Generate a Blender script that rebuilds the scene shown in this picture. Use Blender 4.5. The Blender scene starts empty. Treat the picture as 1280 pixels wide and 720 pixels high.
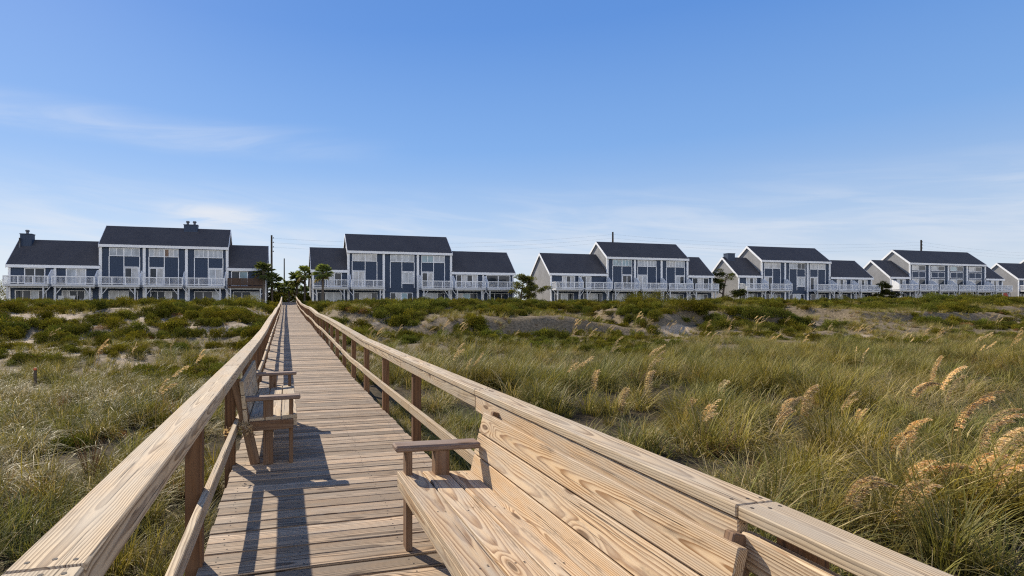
import bpy, math, random
import numpy as np
from mathutils import Vector, Matrix, Euler

R = math.radians
random.seed(7)
rng = np.random.default_rng(11)
scene = bpy.context.scene
COL = scene.collection

# ------------------------------------------------------------------ camera
E = 1.45                      # eye above the near deck
FPX = 690.0                   # focal length in px of a 1280 wide frame
YAW = math.atan(183.0 / FPX)  # to the right of the boardwalk's direction
CS, SN = math.cos(YAW), math.sin(YAW)
cd = bpy.data.cameras.new('camera')
cd.sensor_fit = 'HORIZONTAL'
cd.sensor_width = 36.0
cd.lens = 36.0 * FPX / 1280.0
cd.shift_x = 100.0 / 1280.0
cd.shift_y = 24.0 / 1280.0
cd.clip_start = 0.05
cd.clip_end = 6000
cam = bpy.data.objects.new('camera', cd)
cam.location = (0, 0, E)
cam.rotation_euler = (R(90), 0, -YAW)
COL.objects.link(cam)
scene.camera = cam


def ratio(px):
    """X / Y of the vertical plane through the eye seen at column px."""
    u = px - 540.0
    return (FPX * SN + u * CS) / (FPX * CS - u * SN)


def at_depth(px, d):
    """ground position seen at column px at camera depth d."""
    u = px - 540.0
    return (d * u / FPX * CS + d * SN, -d * u / FPX * SN + d * CS)


# ------------------------------------------------------------------ numpy noise
def _hash(ix, iy, seed):
    h = (ix.astype(np.int64) * 374761393 + iy.astype(np.int64) * 668265263 + seed * 974711) & 0x7fffffff
    h = ((h ^ (h >> 13)) * 1274126177) & 0x7fffffff
    h = (h ^ (h >> 16)) & 0xffff
    return h / 65535.0


def vnoise(x, y, seed=0):
    x = np.asarray(x, float); y = np.asarray(y, float)
    ix = np.floor(x); iy = np.floor(y)
    fx = x - ix; fy = y - iy
    fx = fx * fx * (3 - 2 * fx); fy = fy * fy * (3 - 2 * fy)
    a = _hash(ix, iy, seed); b = _hash(ix + 1, iy, seed)
    c = _hash(ix, iy + 1, seed); d = _hash(ix + 1, iy + 1, seed)
    return (a * (1 - fx) + b * fx) * (1 - fy) + (c * (1 - fx) + d * fx) * fy


def fbm(x, y, seed=0, oct=4):
    t = 0; amp = .5; s = 0
    x = np.asarray(x, float); y = np.asarray(y, float)
    for o in range(oct):
        t = t + amp * vnoise(x, y, seed + o * 17); s += amp
        x = x * 2.03 + 5.1; y = y * 2.03 + 3.7; amp *= .5
    return t / s            # 0..1


def sst(a, b, x):
    t = np.clip((np.asarray(x, float) - a) / (b - a), 0, 1)
    return t * t * (3 - 2 * t)


# ------------------------------------------------------------------ deck and terrain profile
DY = [-6, 11.4, 15, 20, 35, 46.5, 62, 74, 78.2]
DZ = [0, 0, .10, .24, .56, .80, 1.29, 1.90, 2.16]


def deckz(y):
    return np.interp(y, DY, DZ) + .03 * np.sin(np.asarray(y) * .45) * sst(14, 24, y)


def terr(x, y):
    x = np.asarray(x, float); y = np.asarray(y, float)
    yy = y + 5 * (fbm(x / 17, y / 40, 3, 2) - .5)
    s = sst(22, 60, yy)
    z = -.62 + 2.02 * s
    right = sst(2.0, 5.0, x)
    st = yy + 7 * (fbm(x / 6, y / 9, 31, 3) - .5)
    z = z + (right * .95 * sst(.30, .55, fbm(x / 5.5, y / 9, 71, 2)) + (1 - right) * .35) * sst(33.2, 35.0, st) * (1 - sst(40, 60, y))
    z = z + right * .40 * sst(46.5, 48.2, st + 3 * vnoise(x / 9, y / 9, 61)) * (1 - sst(52, 66, y))
    amp = .18 + .70 * sst(16, 32, y) * (1 - .7 * sst(58, 72, y))
    z = z + amp * (fbm(x / 7.5, y / 6.5, 9, 4) - .48) * 1.7
    z = z + .30 * sst(17, 28, y) * (1 - .5 * sst(58, 72, y)) * (fbm(x / 1.9, y / 1.7, 19, 3) - .5)
    z = z + .65 * sst(55, 120, x) * s
    dep = np.maximum(x * SN + y * CS, 5.)
    lim0 = E + (2.5 + 7 * sst(45, 115, x)) / FPX * dep - .18
    lim0 = lim0 + (fbm(x / 7, y / 12, 88, 3) - .50) * (.35 + 1.7 * sst(16, 45, x))
    z = z + .75 * sst(24, 38, y) * (fbm(x / 4.5, y / 4.0, 93, 3) - .45)
    z = lim0 - .10 * np.logaddexp(0, (lim0 - z) / .10)
    z = np.where(y > 74, z * (1 - sst(74, 79, y)) + (1.86 + .5 * sst(60, 125, x)) * sst(74, 79, y), z)
    # trough under the boardwalk
    dx = np.abs(x - .44)
    k = 1 - sst(1.3, 3.6, dx)
    lim = deckz(y) - .42
    z = np.where(y < 79, z * (1 - k) + np.minimum(z, lim) * k, z)
    return z


# places where the photo shows open sand: column, depth, half width, half depth
BARE = [(1170, 60, 5.5, 3.2), (1125, 72, 4.0, 2.2), (1235, 66, 3.5, 2.), (800, 56, 3.6, 2.4), (700, 47, 2.0, 1.2), (610, 38, 1.6, 1.2), (1010, 54, 2.6, 1.3),
        (280, 31, 2.0, 1.6), (225, 44, 2.6, 1.6), (95, 46, 2.2, 1.4), (175, 24, 1.7, 1.2), (80, 26, 1.6, 1.2), (30, 34, 2.2, 1.3), (455, 36, 1.8, 1.2), (505, 37, 1.3, 1.)]


def bare(x, y):
    b = np.zeros_like(np.asarray(x, float))
    wx = (fbm(x / 1.6, y / 1.6, 811, 3) - .5) * 1.6
    for px, d, hw, hd in BARE:
        X, Y = at_depth(px, d)
        q = ((x - X) / (hw * .85) + wx * .8) ** 2 + ((y - Y) / (hd * .85) + wx * .8) ** 2
        b = np.maximum(b, 1 - sst(.5, 1.15, q))
    return b


def veg(x, y):
    """vegetation cover 0..1 (0 = bare sand)."""
    x = np.asarray(x, float); y = np.asarray(y, float)
    n = fbm(x / 4.2, y / 3.6, 51, 4)
    n2 = fbm(x / 1.1, y / .9, 77, 3)
    m = .50 * n + .50 * n2
    far = sst(11, 19, y)
    left = 1 - sst(-3, 3, x)
    thr = .25 - .075 * (1 - left) * sst(28, 34, y) + .145 * far - .05 * sst(58, 72, y) - .05 * (1 - left) * sst(26, 31, y) * (1 - sst(44, 50, y))
    thr = thr - .07 * (1 - left) * far * (1 - sst(24, 31, y))
    return sst(thr - .05, thr + .07, m - .14 * bare(x, y))


def scrubmask(x, y):
    x = np.asarray(x, float); y = np.asarray(y, float)
    n = fbm(x / 6.5, y / 3.4, 131, 3)
    left = 1 - sst(-3, 3, x)
    band = sst(24, 36, y)
    n = n + .085 * left * sst(9, 14, y) * (1 - sst(34, 48, y)) + .05 * (1 - left) * sst(29, 36, y) - .28 * bare(x, y) + .03 * (fbm(x / 1.5, y / 1.2, 141, 2) - .5) * 4
    return sst(.520 - .07 * band, .575 - .07 * band, n) * sst(15, 24, y + 9 * left)


# ------------------------------------------------------------------ materials
def new_mat(name):
    m = bpy.data.materials.new(name)
    m.use_nodes = True
    m.node_tree.nodes.clear()
    return m, m.node_tree.nodes, m.node_tree.links


class NT:
    """tiny helper for wiring node trees"""
    def __init__(s, tree):
        s.n = tree.nodes; s.l = tree.links

    def node(s, t, **kw):
        n = s.n.new(t)
        for k, v in kw.items():
            setattr(n, k, v)
        return n

    def put(s, sock, v):
        if v is None:
            return
        if hasattr(v, 'is_output'):
            s.l.new(v, sock)
        elif isinstance(v, (tuple, list)) and len(v) == 3 and sock.type == 'RGBA':
            sock.default_value = (*v, 1)
        else:
            sock.default_value = v

    def math(s, op, a, b=None, c=None, clamp=False):
        n = s.node('ShaderNodeMath', operation=op, use_clamp=clamp)
        s.put(n.inputs[0], a); s.put(n.inputs[1], b); s.put(n.inputs[2], c)
        return n.outputs[0]

    def vmath(s, op, a, b=None, scale=None):
        n = s.node('ShaderNodeVectorMath', operation=op)
        s.put(n.inputs[0], a); s.put(n.inputs[1], b)
        if scale is not None:
            s.put(n.inputs['Scale'], scale)
        return n.outputs['Value'] if op in ('LENGTH', 'DOT_PRODUCT', 'DISTANCE') else n.outputs[0]

    def sep(s, v):
        n = s.node('ShaderNodeSeparateXYZ'); s.l.new(v, n.inputs[0]); return n.outputs

    def comb(s, x, y, z):
        n = s.node('ShaderNodeCombineXYZ')
        s.put(n.inputs[0], x); s.put(n.inputs[1], y); s.put(n.inputs[2], z)
        return n.outputs[0]

    def noise(s, vec, scale=1, detail=2, rough=.5, dist=0):
        n = s.node('ShaderNodeTexNoise')
        s.put(n.inputs['Vector'], vec); n.inputs['Scale'].default_value = scale
        n.inputs['Detail'].default_value = detail; n.inputs['Roughness'].default_value = rough
        n.inputs['Distortion'].default_value = dist
        return n.outputs[0]

    def mr(s, v, a, b, c=0., d=1., smooth=False):
        n = s.node('ShaderNodeMapRange', interpolation_type='SMOOTHSTEP' if smooth else 'LINEAR', clamp=True)
        s.put(n.inputs[0], v); s.put(n.inputs[1], a); s.put(n.inputs[2], b); s.put(n.inputs[3], c); s.put(n.inputs[4], d)
        return n.outputs[0]

    def mix(s, f, a, b, mode='MIX'):
        n = s.node('ShaderNodeMix', data_type='RGBA', blend_type=mode)
        s.put(n.inputs[0], f); s.put(n.inputs[6], a); s.put(n.inputs[7], b)
        return n.outputs[2]

    def ramp(s, f, stops, interp='LINEAR'):
        n = s.node('ShaderNodeValToRGB')
        n.color_ramp.interpolation = interp
        e = n.color_ramp.elements
        while len(e) > 1:
            e.remove(e[-1])
        for i, (p, c) in enumerate(stops):
            el = e[0] if i == 0 else e.new(p)
            el.position = p
            el.color = (*c, 1) if len(c) == 3 else c
        s.l.new(f, n.inputs[0])
        return n.outputs[0]

    def attr(s, name, kind='GEOMETRY'):
        n = s.node('ShaderNodeAttribute', attribute_name=name, attribute_type=kind)
        return n

    def bump(s, h, strength=.3, dist=.01):
        n = s.node('ShaderNodeBump')
        n.inputs['Strength'].default_value = strength
        n.inputs['Distance'].default_value = dist
        s.l.new(h, n.inputs['Height'])
        return n.outputs[0]

    def bsdf(s, color, rough=.7, spec=.3, normal=None, metal=0.):
        n = s.node('ShaderNodeBsdfPrincipled')
        s.put(n.inputs['Base Color'], color); s.put(n.inputs['Roughness'], rough)
        s.put(n.inputs['Specular IOR Level'], spec); s.put(n.inputs['Metallic'], metal)
        if normal is not None:
            s.l.new(normal, n.inputs['Normal'])
        return n.outputs[0]

    def out(s, sh):
        o = s.node('ShaderNodeOutputMaterial'); s.l.new(sh, o.inputs[0])


def wood(name, light, dark, ringw=.010, contrast=.8, grey=.2, greycol=(.33, .29, .25), knots=.5, stain=.25, vary=.25, rough=.75, checks=.5, warm=(1.1, .92, .72)):
    m, n, l = new_mat(name)
    t = NT(m.node_tree)
    bc = t.attr('bc').outputs['Vector']
    br = t.attr('br').outputs['Vector']
    L, W, T = t.sep(bc)
    r1, r2, r3 = t.sep(br)
    off = t.vmath('SCALE', br, scale=37.0)
    # slow wandering of the pith along the board
    wl = t.noise(t.vmath('ADD', t.comb(t.math('MULTIPLY', L, .9), t.math('MULTIPLY', W, 2.5), T), off), 1, 2, .5)
    wl2 = t.noise(t.vmath('ADD', t.comb(t.math('MULTIPLY', L, 3.2), t.math('MULTIPLY', W, 11), t.math('MULTIPLY', T, 11)), off), 1, 2, .5)
    a = t.math('ADD', W, t.math('MULTIPLY_ADD', r1, .16, -.08))
    b = t.math('ADD', T, t.math('MULTIPLY_ADD', r2, -.13, -.015))
    a = t.math('ADD', a, t.math('MULTIPLY_ADD', wl, .03, -.015))
    b = t.math('ADD', b, t.math('MULTIPLY', L, t.math('MULTIPLY_ADD', r3, .05, -.025)))
    rr = t.math('SQRT', t.math('ADD', t.math('MULTIPLY', a, a), t.math('MULTIPLY', b, b)))
    rr = t.math('ADD', rr, t.math('MULTIPLY', wl, .024))
    rr = t.math('ADD', rr, t.math('MULTIPLY', wl2, .0105))
    # knots
    vo = t.node('ShaderNodeTexVoronoi', voronoi_dimensions='2D', feature='F1')
    vo.inputs['Scale'].default_value = 1
    vo.inputs['Randomness'].default_value = .9
    kv = t.vmath('ADD', t.comb(t.math('MULTIPLY', L, 1.25), t.math('MULTIPLY', W, 5.0), 0.), off)
    l.new(kv, vo.inputs['Vector'])
    kd = vo.outputs['Distance']
    kr = t.sep(vo.outputs['Color'])[0]
    has = t.mr(kr, 1 - knots, 1 - knots + .02)
    halo = t.math('MULTIPLY', t.mr(kd, .26, .0, 0., 1., True), has)
    rr = t.math('ADD', rr, t.math('MULTIPLY', halo, .024))
    ph = t.math('FRACT', t.math('DIVIDE', rr, t.math('MULTIPLY_ADD', r2, ringw * .6, ringw * .7)))
    ring = t.ramp(ph, [(0, (0, 0, 0)), (.35, (.12,) * 3), (.72, (.85,) * 3), (.86, (1,) * 3), (.96, (.15,) * 3), (1, (0, 0, 0))])
    # fibres
    fib = t.noise(t.vmath('ADD', t.comb(t.math('MULTIPLY', L, 9), t.math('MULTIPLY', W, 330), t.math('MULTIPLY', T, 330)), off), 1, 3, .6)
    fib2 = t.noise(t.vmath('ADD', t.comb(t.math('MULTIPLY', L, 2.2), t.math('MULTIPLY', W, 70), t.math('MULTIPLY', T, 70)), off), 1, 3, .6)
    fac = t.math('MULTIPLY', ring, t.math('MULTIPLY_ADD', fib2, contrast * 1.0, contrast * .45), clamp=True)
    c = t.mix(fac, light, dark)
    # per board and blotchy variation
    blot = t.noise(t.vmath('ADD', t.comb(t.math('MULTIPLY', L, 1.6), t.math('MULTIPLY', W, 6), T), off), 1, 3, .55)
    c = t.mix(t.mr(blot, .35, .75, 0, .55), c, t.mix(1.0, c, warm, 'MULTIPLY'))
    g = t.noise(t.vmath('ADD', t.comb(t.math('MULTIPLY', L, 2.8), t.math('MULTIPLY', W, 16), t.math('MULTIPLY', T, 16)), t.vmath('ADD', off, (9.3, 2.1, 4.4))), 1, 4, .6)
    gf = t.math('MULTIPLY', t.mr(g, .40, .66), grey * 1.6, clamp=True)
    gf = t.math('ADD', gf, t.math('MULTIPLY', r3, grey * .5), clamp=True)
    c = t.mix(gf, c, greycol)
    c = t.mix(t.mr(fib, .52, .75, 0, .42), c, t.mix(1.0, c, (.42, .36, .32), 'MULTIPLY'))
    st = t.noise(t.vmath('ADD', t.comb(t.math('MULTIPLY', L, 3.5), t.math('MULTIPLY', W, 14), t.math('MULTIPLY', T, 14)), t.vmath('ADD', off, (3.3, 7.1, 1.4))), 1, 5, .65)
    c = t.mix(t.mr(st, .58, .76, 0, stain), c, (.07, .05, .037))
    # knot core and drying checks
    core = t.math('MULTIPLY', t.mr(kd, .075, .045), has)
    c = t.mix(t.math('MULTIPLY', core, .8), c, (.09, .045, .02))
    ck = t.noise(t.vmath('ADD', t.comb(t.math('MULTIPLY', L, 1.3), t.math('MULTIPLY', W, 120), t.math('MULTIPLY', T, 60)), t.vmath('ADD', off, (1.7, 5.2, 8.8))), 1, 2, .5)
    ckf = t.mr(ck, .675, .70, 0, checks)
    c = t.mix(ckf, c, (.035, .022, .015))
    val = t.math('MULTIPLY_ADD', r1, vary * 1.3, 1 - vary * .8)
    c = t.mix(1.0, c, t.comb(val, val, val), 'MULTIPLY')
    h = t.math('ADD', t.math('MULTIPLY', fib, .5), t.math('MULTIPLY', ring, .5))
    h = t.math('SUBTRACT', h, t.math('MULTIPLY', ckf, 2.5))
    nb = t.bump(h, .55, .0022)
    t.out(t.bsdf(c, rough, .22, nb))
    return m


M = {}
M['bench_wood'] = wood('bench_wood', (.62, .46, .285), (.25, .13, .052), .0066, 1.05, .32, (.44, .38, .295), .45, .7, .36, checks=.8, warm=(1.02, .84, .56))
M['rail_wood'] = wood('rail_wood', (.57, .445, .285), (.16, .095, .045), .0085, .95, .38, (.42, .355, .265), .30, .5, .18, checks=.9)
M['deck_wood'] = wood('deck_wood', (.50, .37, .245), (.10, .06, .032), .009, 1.15, .42, (.28, .225, .165), .25, .95, .55, checks=.9)
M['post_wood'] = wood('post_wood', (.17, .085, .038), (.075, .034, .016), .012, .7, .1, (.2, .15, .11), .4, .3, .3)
M['arm_wood'] = wood('arm_wood', (.24, .155, .105), (.11, .065, .04), .010, .7, .3, (.27, .22, .185), .2, .4, .2)
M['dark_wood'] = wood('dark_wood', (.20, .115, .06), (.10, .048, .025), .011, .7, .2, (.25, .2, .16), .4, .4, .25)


def plain(name, col, rough=.7, spec=.3, nscale=3., var=.15, bump=0., metal=0., stretch=(1, 1, 1), col2=None):
    m, n, l = new_mat(name)
    t = NT(m.node_tree)
    tc = t.node('ShaderNodeTexCoord').outputs['Object']
    v = t.vmath('MULTIPLY', tc, stretch)
    a = t.noise(v, nscale, 4, .6)
    b = t.noise(v, nscale * 9, 3, .6)
    f = t.math('MULTIPLY_ADD', a, .7, t.math('MULTIPLY', b, .3))
    c2 = col2 if col2 else tuple(x * (1 - var * 2) for x in col)
    c = t.mix(t.mr(f, .3, .7), col, c2)
    nb = t.bump(b, bump, .01) if bump else None
    t.out(t.bsdf(c, rough, spec, nb, metal))
    return m


M['metal'] = plain('nail_steel', (.07, .055, .045), .75, .2, 30, .2)
M['white'] = plain('white_paint', (.86, .86, .85), .6, .3, 1.5, .06)
M['trimgrey'] = plain('grey_white_paint', (.62, .62, .61), .65, .3, 1.2, .08)


def siding(name, col, step, gap, dirn, rough=.7, var=.12):
    """boards / shingle courses on a wall: thin darker joints in the paint and a small bump"""
    m, n, l = new_mat(name)
    t = NT(m.node_tree)
    tc = t.node('ShaderNodeTexCoord').outputs['Object']
    X, Y, Z = t.sep(tc)
    ax = {'x': X, 'y': Y, 'z': Z}[dirn]
    ph = t.math('FRACT', t.math('DIVIDE', ax, step))
    j = t.mr(ph, 0, gap, 1, 0)
    big = t.noise(tc, .5, 4, .6)
    cell = t.noise(t.vmath('MULTIPLY', tc, (2.2, 2.2, 5.5)), 1.6, 3, .7)
    v = t.math('ADD', t.math('MULTIPLY', big, .5), t.math('MULTIPLY', cell, .5))
    c = t.mix(t.mr(v, .3, .7), col, tuple(x * (1 - 2.4 * var) for x in col))
    c = t.mix(t.math('MULTIPLY', j, .45), c, tuple(x * .45 for x in col))
    nb = t.bump(t.math('SUBTRACT', 1., j), .5, .02)
    t.out(t.bsdf(c, rough, .25, nb))
    return m


M['navy'] = siding('navy_siding', (.040, .062, .105), .30, .10, 'x', .55, .08)
M['shingle'] = siding('grey_shingle', (.36, .355, .352), .19, .12, 'z', .85, .20)
M['browndeck'] = siding('brown_boards', (.12, .075, .05), .14, .15, 'x', .8, .15)


def roofmat():
    m, n, l = new_mat('asphalt_shingle')
    t = NT(m.node_tree)
    tc = t.node('ShaderNodeTexCoord').outputs['Object']
    X, Y, Z = t.sep(tc)
    ph = t.math('FRACT', t.math('DIVIDE', Z, .11))
    j = t.mr(ph, 0, .15, 1, 0)
    br_ = t.node('ShaderNodeTexBrick')
    br_.inputs['Scale'].default_value = 1
    br_.inputs['Brick Width'].default_value = .33
    br_.inputs['Row Height'].default_value = .11
    br_.inputs['Mortar Size'].default_value = .006
    br_.inputs['Color1'].default_value = (.072, .068, .070, 1)
    br_.inputs['Color2'].default_value = (.058, .055, .057, 1)
    br_.inputs['Mortar'].default_value = (.036, .034, .036, 1)
    l.new(t.comb(X, Z, 0.), br_.inputs['Vector'])
    big = t.noise(t.vmath('MULTIPLY', tc, (1, 1, .5)), .55, 4, .6)
    c = t.mix(t.mr(big, .3, .7, 0, .45), br_.outputs['Color'], (.09, .086, .086))
    nb = t.bump(t.math('SUBTRACT', 1., j), .5, .02)
    t.out(t.bsdf(c, .85, .25, nb))
    return m


M['roof'] = roofmat()


def glassmat(name, col, rough=.06, spec=.26, blinds=0.):
    m, n, l = new_mat(name)
    t = NT(m.node_tree)
    tc = t.node('ShaderNodeTexCoord').outputs['Object']
    X, Y, Z = t.sep(tc)
    c = t.mix(t.mr(t.noise(t.vmath('MULTIPLY', tc, (1.4, 1, .7)), 1, 2), .35, .65), col, tuple(x * .6 for x in col))
    if blinds:
        ph = t.math('FRACT', t.math('DIVIDE', X, blinds))
        c = t.mix(t.math('MULTIPLY', t.mr(ph, .0, .3, 1, 0), .35), c, tuple(x * .4 for x in col))
    t.out(t.bsdf(c, rough, spec))
    return m


M['glass'] = glassmat('dark_glass', (.03, .04, .055))
M['blind'] = glassmat('glass_over_blinds', (.42, .46, .50), .15, .6, .12)
M['curtain'] = glassmat('glass_over_curtain', (.55, .55, .54), .2, .5, .3)
M['teal'] = glassmat('tinted_glass', (.16, .30, .36), .08, .7)


def groundmat():
    m, n, l = new_mat('sand_and_litter')
    t = NT(m.node_tree)
    g = t.node('ShaderNodeNewGeometry').outputs['Position']
    s = t.attr('sand').outputs['Fac']
    f1 = t.noise(g, 1.1, 5, .65)
    f2 = t.noise(g, 7., 4, .65)
    f3 = t.noise(g, 60., 2, .6)
    f = t.math('ADD', s, t.math('MULTIPLY_ADD', f1, .7, -.35))
    f = t.math('ADD', f, t.math('MULTIPLY_ADD', f2, .7, -.35))
    f = t.mr(f, .36, .62)
    sand = t.mix(t.mr(f2, .3, .7), (.50, .395, .275), (.38, .295, .20))
    sand = t.mix(t.mr(t.noise(g, 9., 6, .75), .47, .66, 0, .8), sand, (.125, .095, .052))
    lit = t.mix(t.mr(f2, .35, .65), (.075, .054, .030), (.022, .018, .010))
    lit = t.mix(t.mr(f3, .5, .75, 0, .5), lit, (.17, .13, .075))
    lit = t.mix(t.mr(t.sep(g)[1], 13., 24., 0, .8), lit, t.mix(t.mr(f2, .35, .65), (.27, .21, .135), (.13, .10, .06)))
    c = t.mix(f, lit, sand)
    nb = t.bump(t.math('ADD', f2, t.math('MULTIPLY', f3, .25)), .5, .09)
    t.out(t.bsdf(c, .95, .1, nb))
    return m


M['ground'] = groundmat()


def leafmat(name, g1, g2, straw=None, rough=.55, trans=.35, spec=.10, patchcol=(1.45, 1.08, .62), tint=(1.25, 1.2, .75)):
    """blade / leaf: colour from the mesh attribute gc (x: green variation, y: dryness) and from the instance"""
    m, n, l = new_mat(name)
    t = NT(m.node_tree)
    gx, gy, gz = t.sep(t.attr('gc').outputs['Vector'])
    rnd = t.node('ShaderNodeObjectInfo').outputs['Random']
    c = t.mix(gx, g1, g2)
    loc = t.node('ShaderNodeObjectInfo').outputs['Location']
    patch = t.noise(loc, .55, 3, .6)
    c = t.mix(t.mr(patch, .38, .62, 0, .9), c, t.mix(1., c, patchcol, 'MULTIPLY'))
    bv = t.math('MULTIPLY_ADD', rnd, .75, .62)
    c = t.mix(1., c, t.comb(bv, bv, bv), 'MULTIPLY')
    if straw:
        s1 = t.mix(gz, straw, tuple(x * .5 for x in straw))
        c = t.mix(gy, c, s1)
    p = t.bsdf(c, rough, spec)
    tr = t.node('ShaderNodeBsdfTranslucent'); t.put(tr.inputs[0], t.mix(1., c, tint, 'MULTIPLY'))
    mx = t.node('ShaderNodeMixShader'); mx.inputs[0].default_value = trans
    l.new(p, mx.inputs[1]); l.new(tr.outputs[0], mx.inputs[2])
    t.out(mx.outputs[0])
    return m


M['grass'] = leafmat('dune_grass', (.066, .082, .018), (.225, .225, .058), (.60, .46, .225), .5, .24)
M['shrub'] = leafmat('shrub_leaf', (.034, .050, .009), (.185, .195, .032), (.20, .115, .045), .85, .17, .02)
M['shrubdry'] = leafmat('dry_shrub_leaf', (.12, .065, .03), (.23, .13, .06), (.30, .19, .1), .6, .25)
M['palm'] = leafmat('palm_leaf', (.085, .115, .035), (.16, .215, .06), (.30, .22, .11), .5, .42, .1, (1.12, 1.0, .8))
M['pine'] = leafmat('pine_needle', (.040, .060, .020), (.15, .175, .05), (.18, .12, .06), .6, .42)
M['oat'] = leafmat('sea_oat_seed', (.58, .46, .275), (.86, .735, .51), (.27, .15, .06), .6, .45, patchcol=(1.0, .93, .80), tint=(1.17, 1.06, .80))
M['oatstalk'] = leafmat('sea_oat_stalk', (.40, .33, .17), (.30, .28, .12), (.4, .3, .15), .6, .2)
M['bark'] = plain('bark', (.13, .10, .075), .9, .2, 6, .3, .6, stretch=(3, 3, .6))
M['palmbark'] = plain('palm_bark', (.17, .14, .11), .9, .2, 5, .3, .6, stretch=(1, 1, 4))
M['pole'] = plain('pole_wood', (.10, .085, .075), .9, .2, 4, .3, .2, stretch=(4, 4, .3))
M['wire'] = plain('wire', (.05, .05, .055), .6, .3)
M['orange'] = plain('orange_paint', (.55, .13, .04), .6, .3)
M['copper'] = plain('flue_steel', (.16, .16, .17), .45, .5, metal=.4)
M['furniture'] = plain('patio_furniture', (.62, .62, .60), .6, .3)
M['maroon'] = plain('maroon_door_paint', (.20, .035, .03), .6, .3)


# ------------------------------------------------------------------ mesh building
class MB:
    def __init__(s):
        s.v = []; s.f = []; s.m = []; s.bc = []; s.br = []; s.gc = []; s.sm = []

    def _vs(s, pts, bc=None, br=None, gc=None):
        i0 = len(s.v)
        s.v.extend(tuple(p) for p in pts)
        k = len(pts)
        s.bc.extend(bc if bc is not None else [(p[0], p[1], p[2]) for p in pts])
        s.br.extend([br if br is not None else (.5, .5, .5)] * k)
        s.gc.extend(gc if gc is not None else [(.5, 0, .5)] * k)
        return i0

    def face(s, idx, mi=0, smooth=False):
        s.f.append(tuple(idx)); s.m.append(mi); s.sm.append(smooth)

    def poly(s, pts, mi=0, gc=None):
        i = s._vs(pts, gc=gc)
        s.face(range(i, i + len(pts)), mi)

    def box(s, x0, x1, y0, y1, z0, z1, mi=0):
        i = s._vs([(x0, y0, z0), (x1, y0, z0), (x1, y1, z0), (x0, y1, z0), (x0, y0, z1), (x1, y0, z1), (x1, y1, z1), (x0, y1, z1)])
        for q in ((0, 3, 2, 1), (4, 5, 6, 7), (0, 1, 5, 4), (1, 2, 6, 5), (2, 3, 7, 6), (3, 0, 4, 7)):
            s.face([i + a for a in q], mi)

    def prism_x(s, prof, x0, x1, mi=0, cap=None):
        """prof: list of (y, z); extruded along x"""
        k = len(prof)
        i = s._vs([(x0, y, z) for y, z in prof] + [(x1, y, z) for y, z in prof])
        for a in range(k):
            b = (a + 1) % k
            s.face((i + a, i + b, i + k + b, i + k + a), mi[a] if isinstance(mi, (list, tuple)) else mi)
        c = cap if cap is not None else (mi if isinstance(mi, int) else 0)
        s.face([i + a for a in range(k)][::-1], c)
        s.face([i + k + a for a in range(k)], c)

    def board(s, p0, p1, w, h, up=(0, 0, 1), ch=.004, mi=0, br=None, bow=0.):
        """a sawn board from p0 to p1 (centre line), w across, h along up; with eased edges"""
        p0 = Vector(p0); p1 = Vector(p1)
        d = p1 - p0; L = d.length; d.normalize()
        side = d.cross(Vector(up)).normalized()
        u = side.cross(d).normalized()
        br = br or (random.random(), random.random(), random.random())
        hw, hh = w / 2, h / 2
        ch = min(ch, hw * .5, hh * .5)
        ring = [(-hw + ch, -hh), (hw - ch, -hh), (hw, -hh + ch), (hw, hh - ch), (hw - ch, hh), (-hw + ch, hh), (-hw, hh - ch), (-hw, -hh + ch)]
        pts = []; bcs = []
        for (l_, sc) in ((0, 0), (ch, 1), (L - ch, 1), (L, 0)):
            for (a, b) in ring:
                if not sc:
                    a = a - math.copysign(min(ch, abs(a)), a); b = b - math.copysign(min(ch, abs(b)), b)
                pts.append(p0 + d * l_ + side * a + u * b)
                bcs.append((l_ - L / 2, a, b) if w >= h else (l_ - L / 2, b, a))
        i = s._vs(pts, bcs, br)
        for r in range(3):
            for k in range(8):
                k2 = (k + 1) % 8
                s.face((i + r * 8 + k, i + (r + 1) * 8 + k, i + (r + 1) * 8 + k2, i + r * 8 + k2), mi)
        s.face([i + k for k in range(8)], mi)
        s.face([i + 24 + k for k in range(8)][::-1], mi)

    def tube(s, pts, rad, sides=6, mi=0, smooth=True, gc=(.5, 0, .5)):
        k = len(pts)
        pts = [Vector(p) for p in pts]
        idx = []
        for j, p in enumerate(pts):
            d = (pts[min(j + 1, k - 1)] - pts[max(j - 1, 0)]).normalized()
            a = d.cross(Vector((0, 0, 1)))
            if a.length < 1e-3:
                a = Vector((1, 0, 0))
            a.normalize(); b = d.cross(a)
            ring = [p + (a * math.cos(2 * math.pi * q / sides) + b * math.sin(2 * math.pi * q / sides)) * rad[j] for q in range(sides)]
            idx.append(s._vs(ring, gc=[gc] * sides))
        for j in range(k - 1):
            for q in range(sides):
                q2 = (q + 1) % sides
                s.face((idx[j] + q, idx[j] + q2, idx[j + 1] + q2, idx[j + 1] + q), mi, smooth)
        s.face([idx[0] + q for q in range(sides)], mi)
        s.face([idx[-1] + q for q in range(sides)][::-1], mi)

    def mesh(s, name, mats):
        me = bpy.data.meshes.new(name)
        me.from_pydata(s.v, [], s.f)
        for m in mats:
            me.materials.append(m)
        me.polygons.foreach_set('material_index', s.m)
        me.polygons.foreach_set('use_smooth', s.sm)
        for nm, dat in (('bc', s.bc), ('br', s.br), ('gc', s.gc)):
            at = me.attributes.new(nm, 'FLOAT_VECTOR', 'POINT')
            at.data.foreach_set('vector', np.array(dat, np.float32).ravel())
        me.update()
        return me

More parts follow.
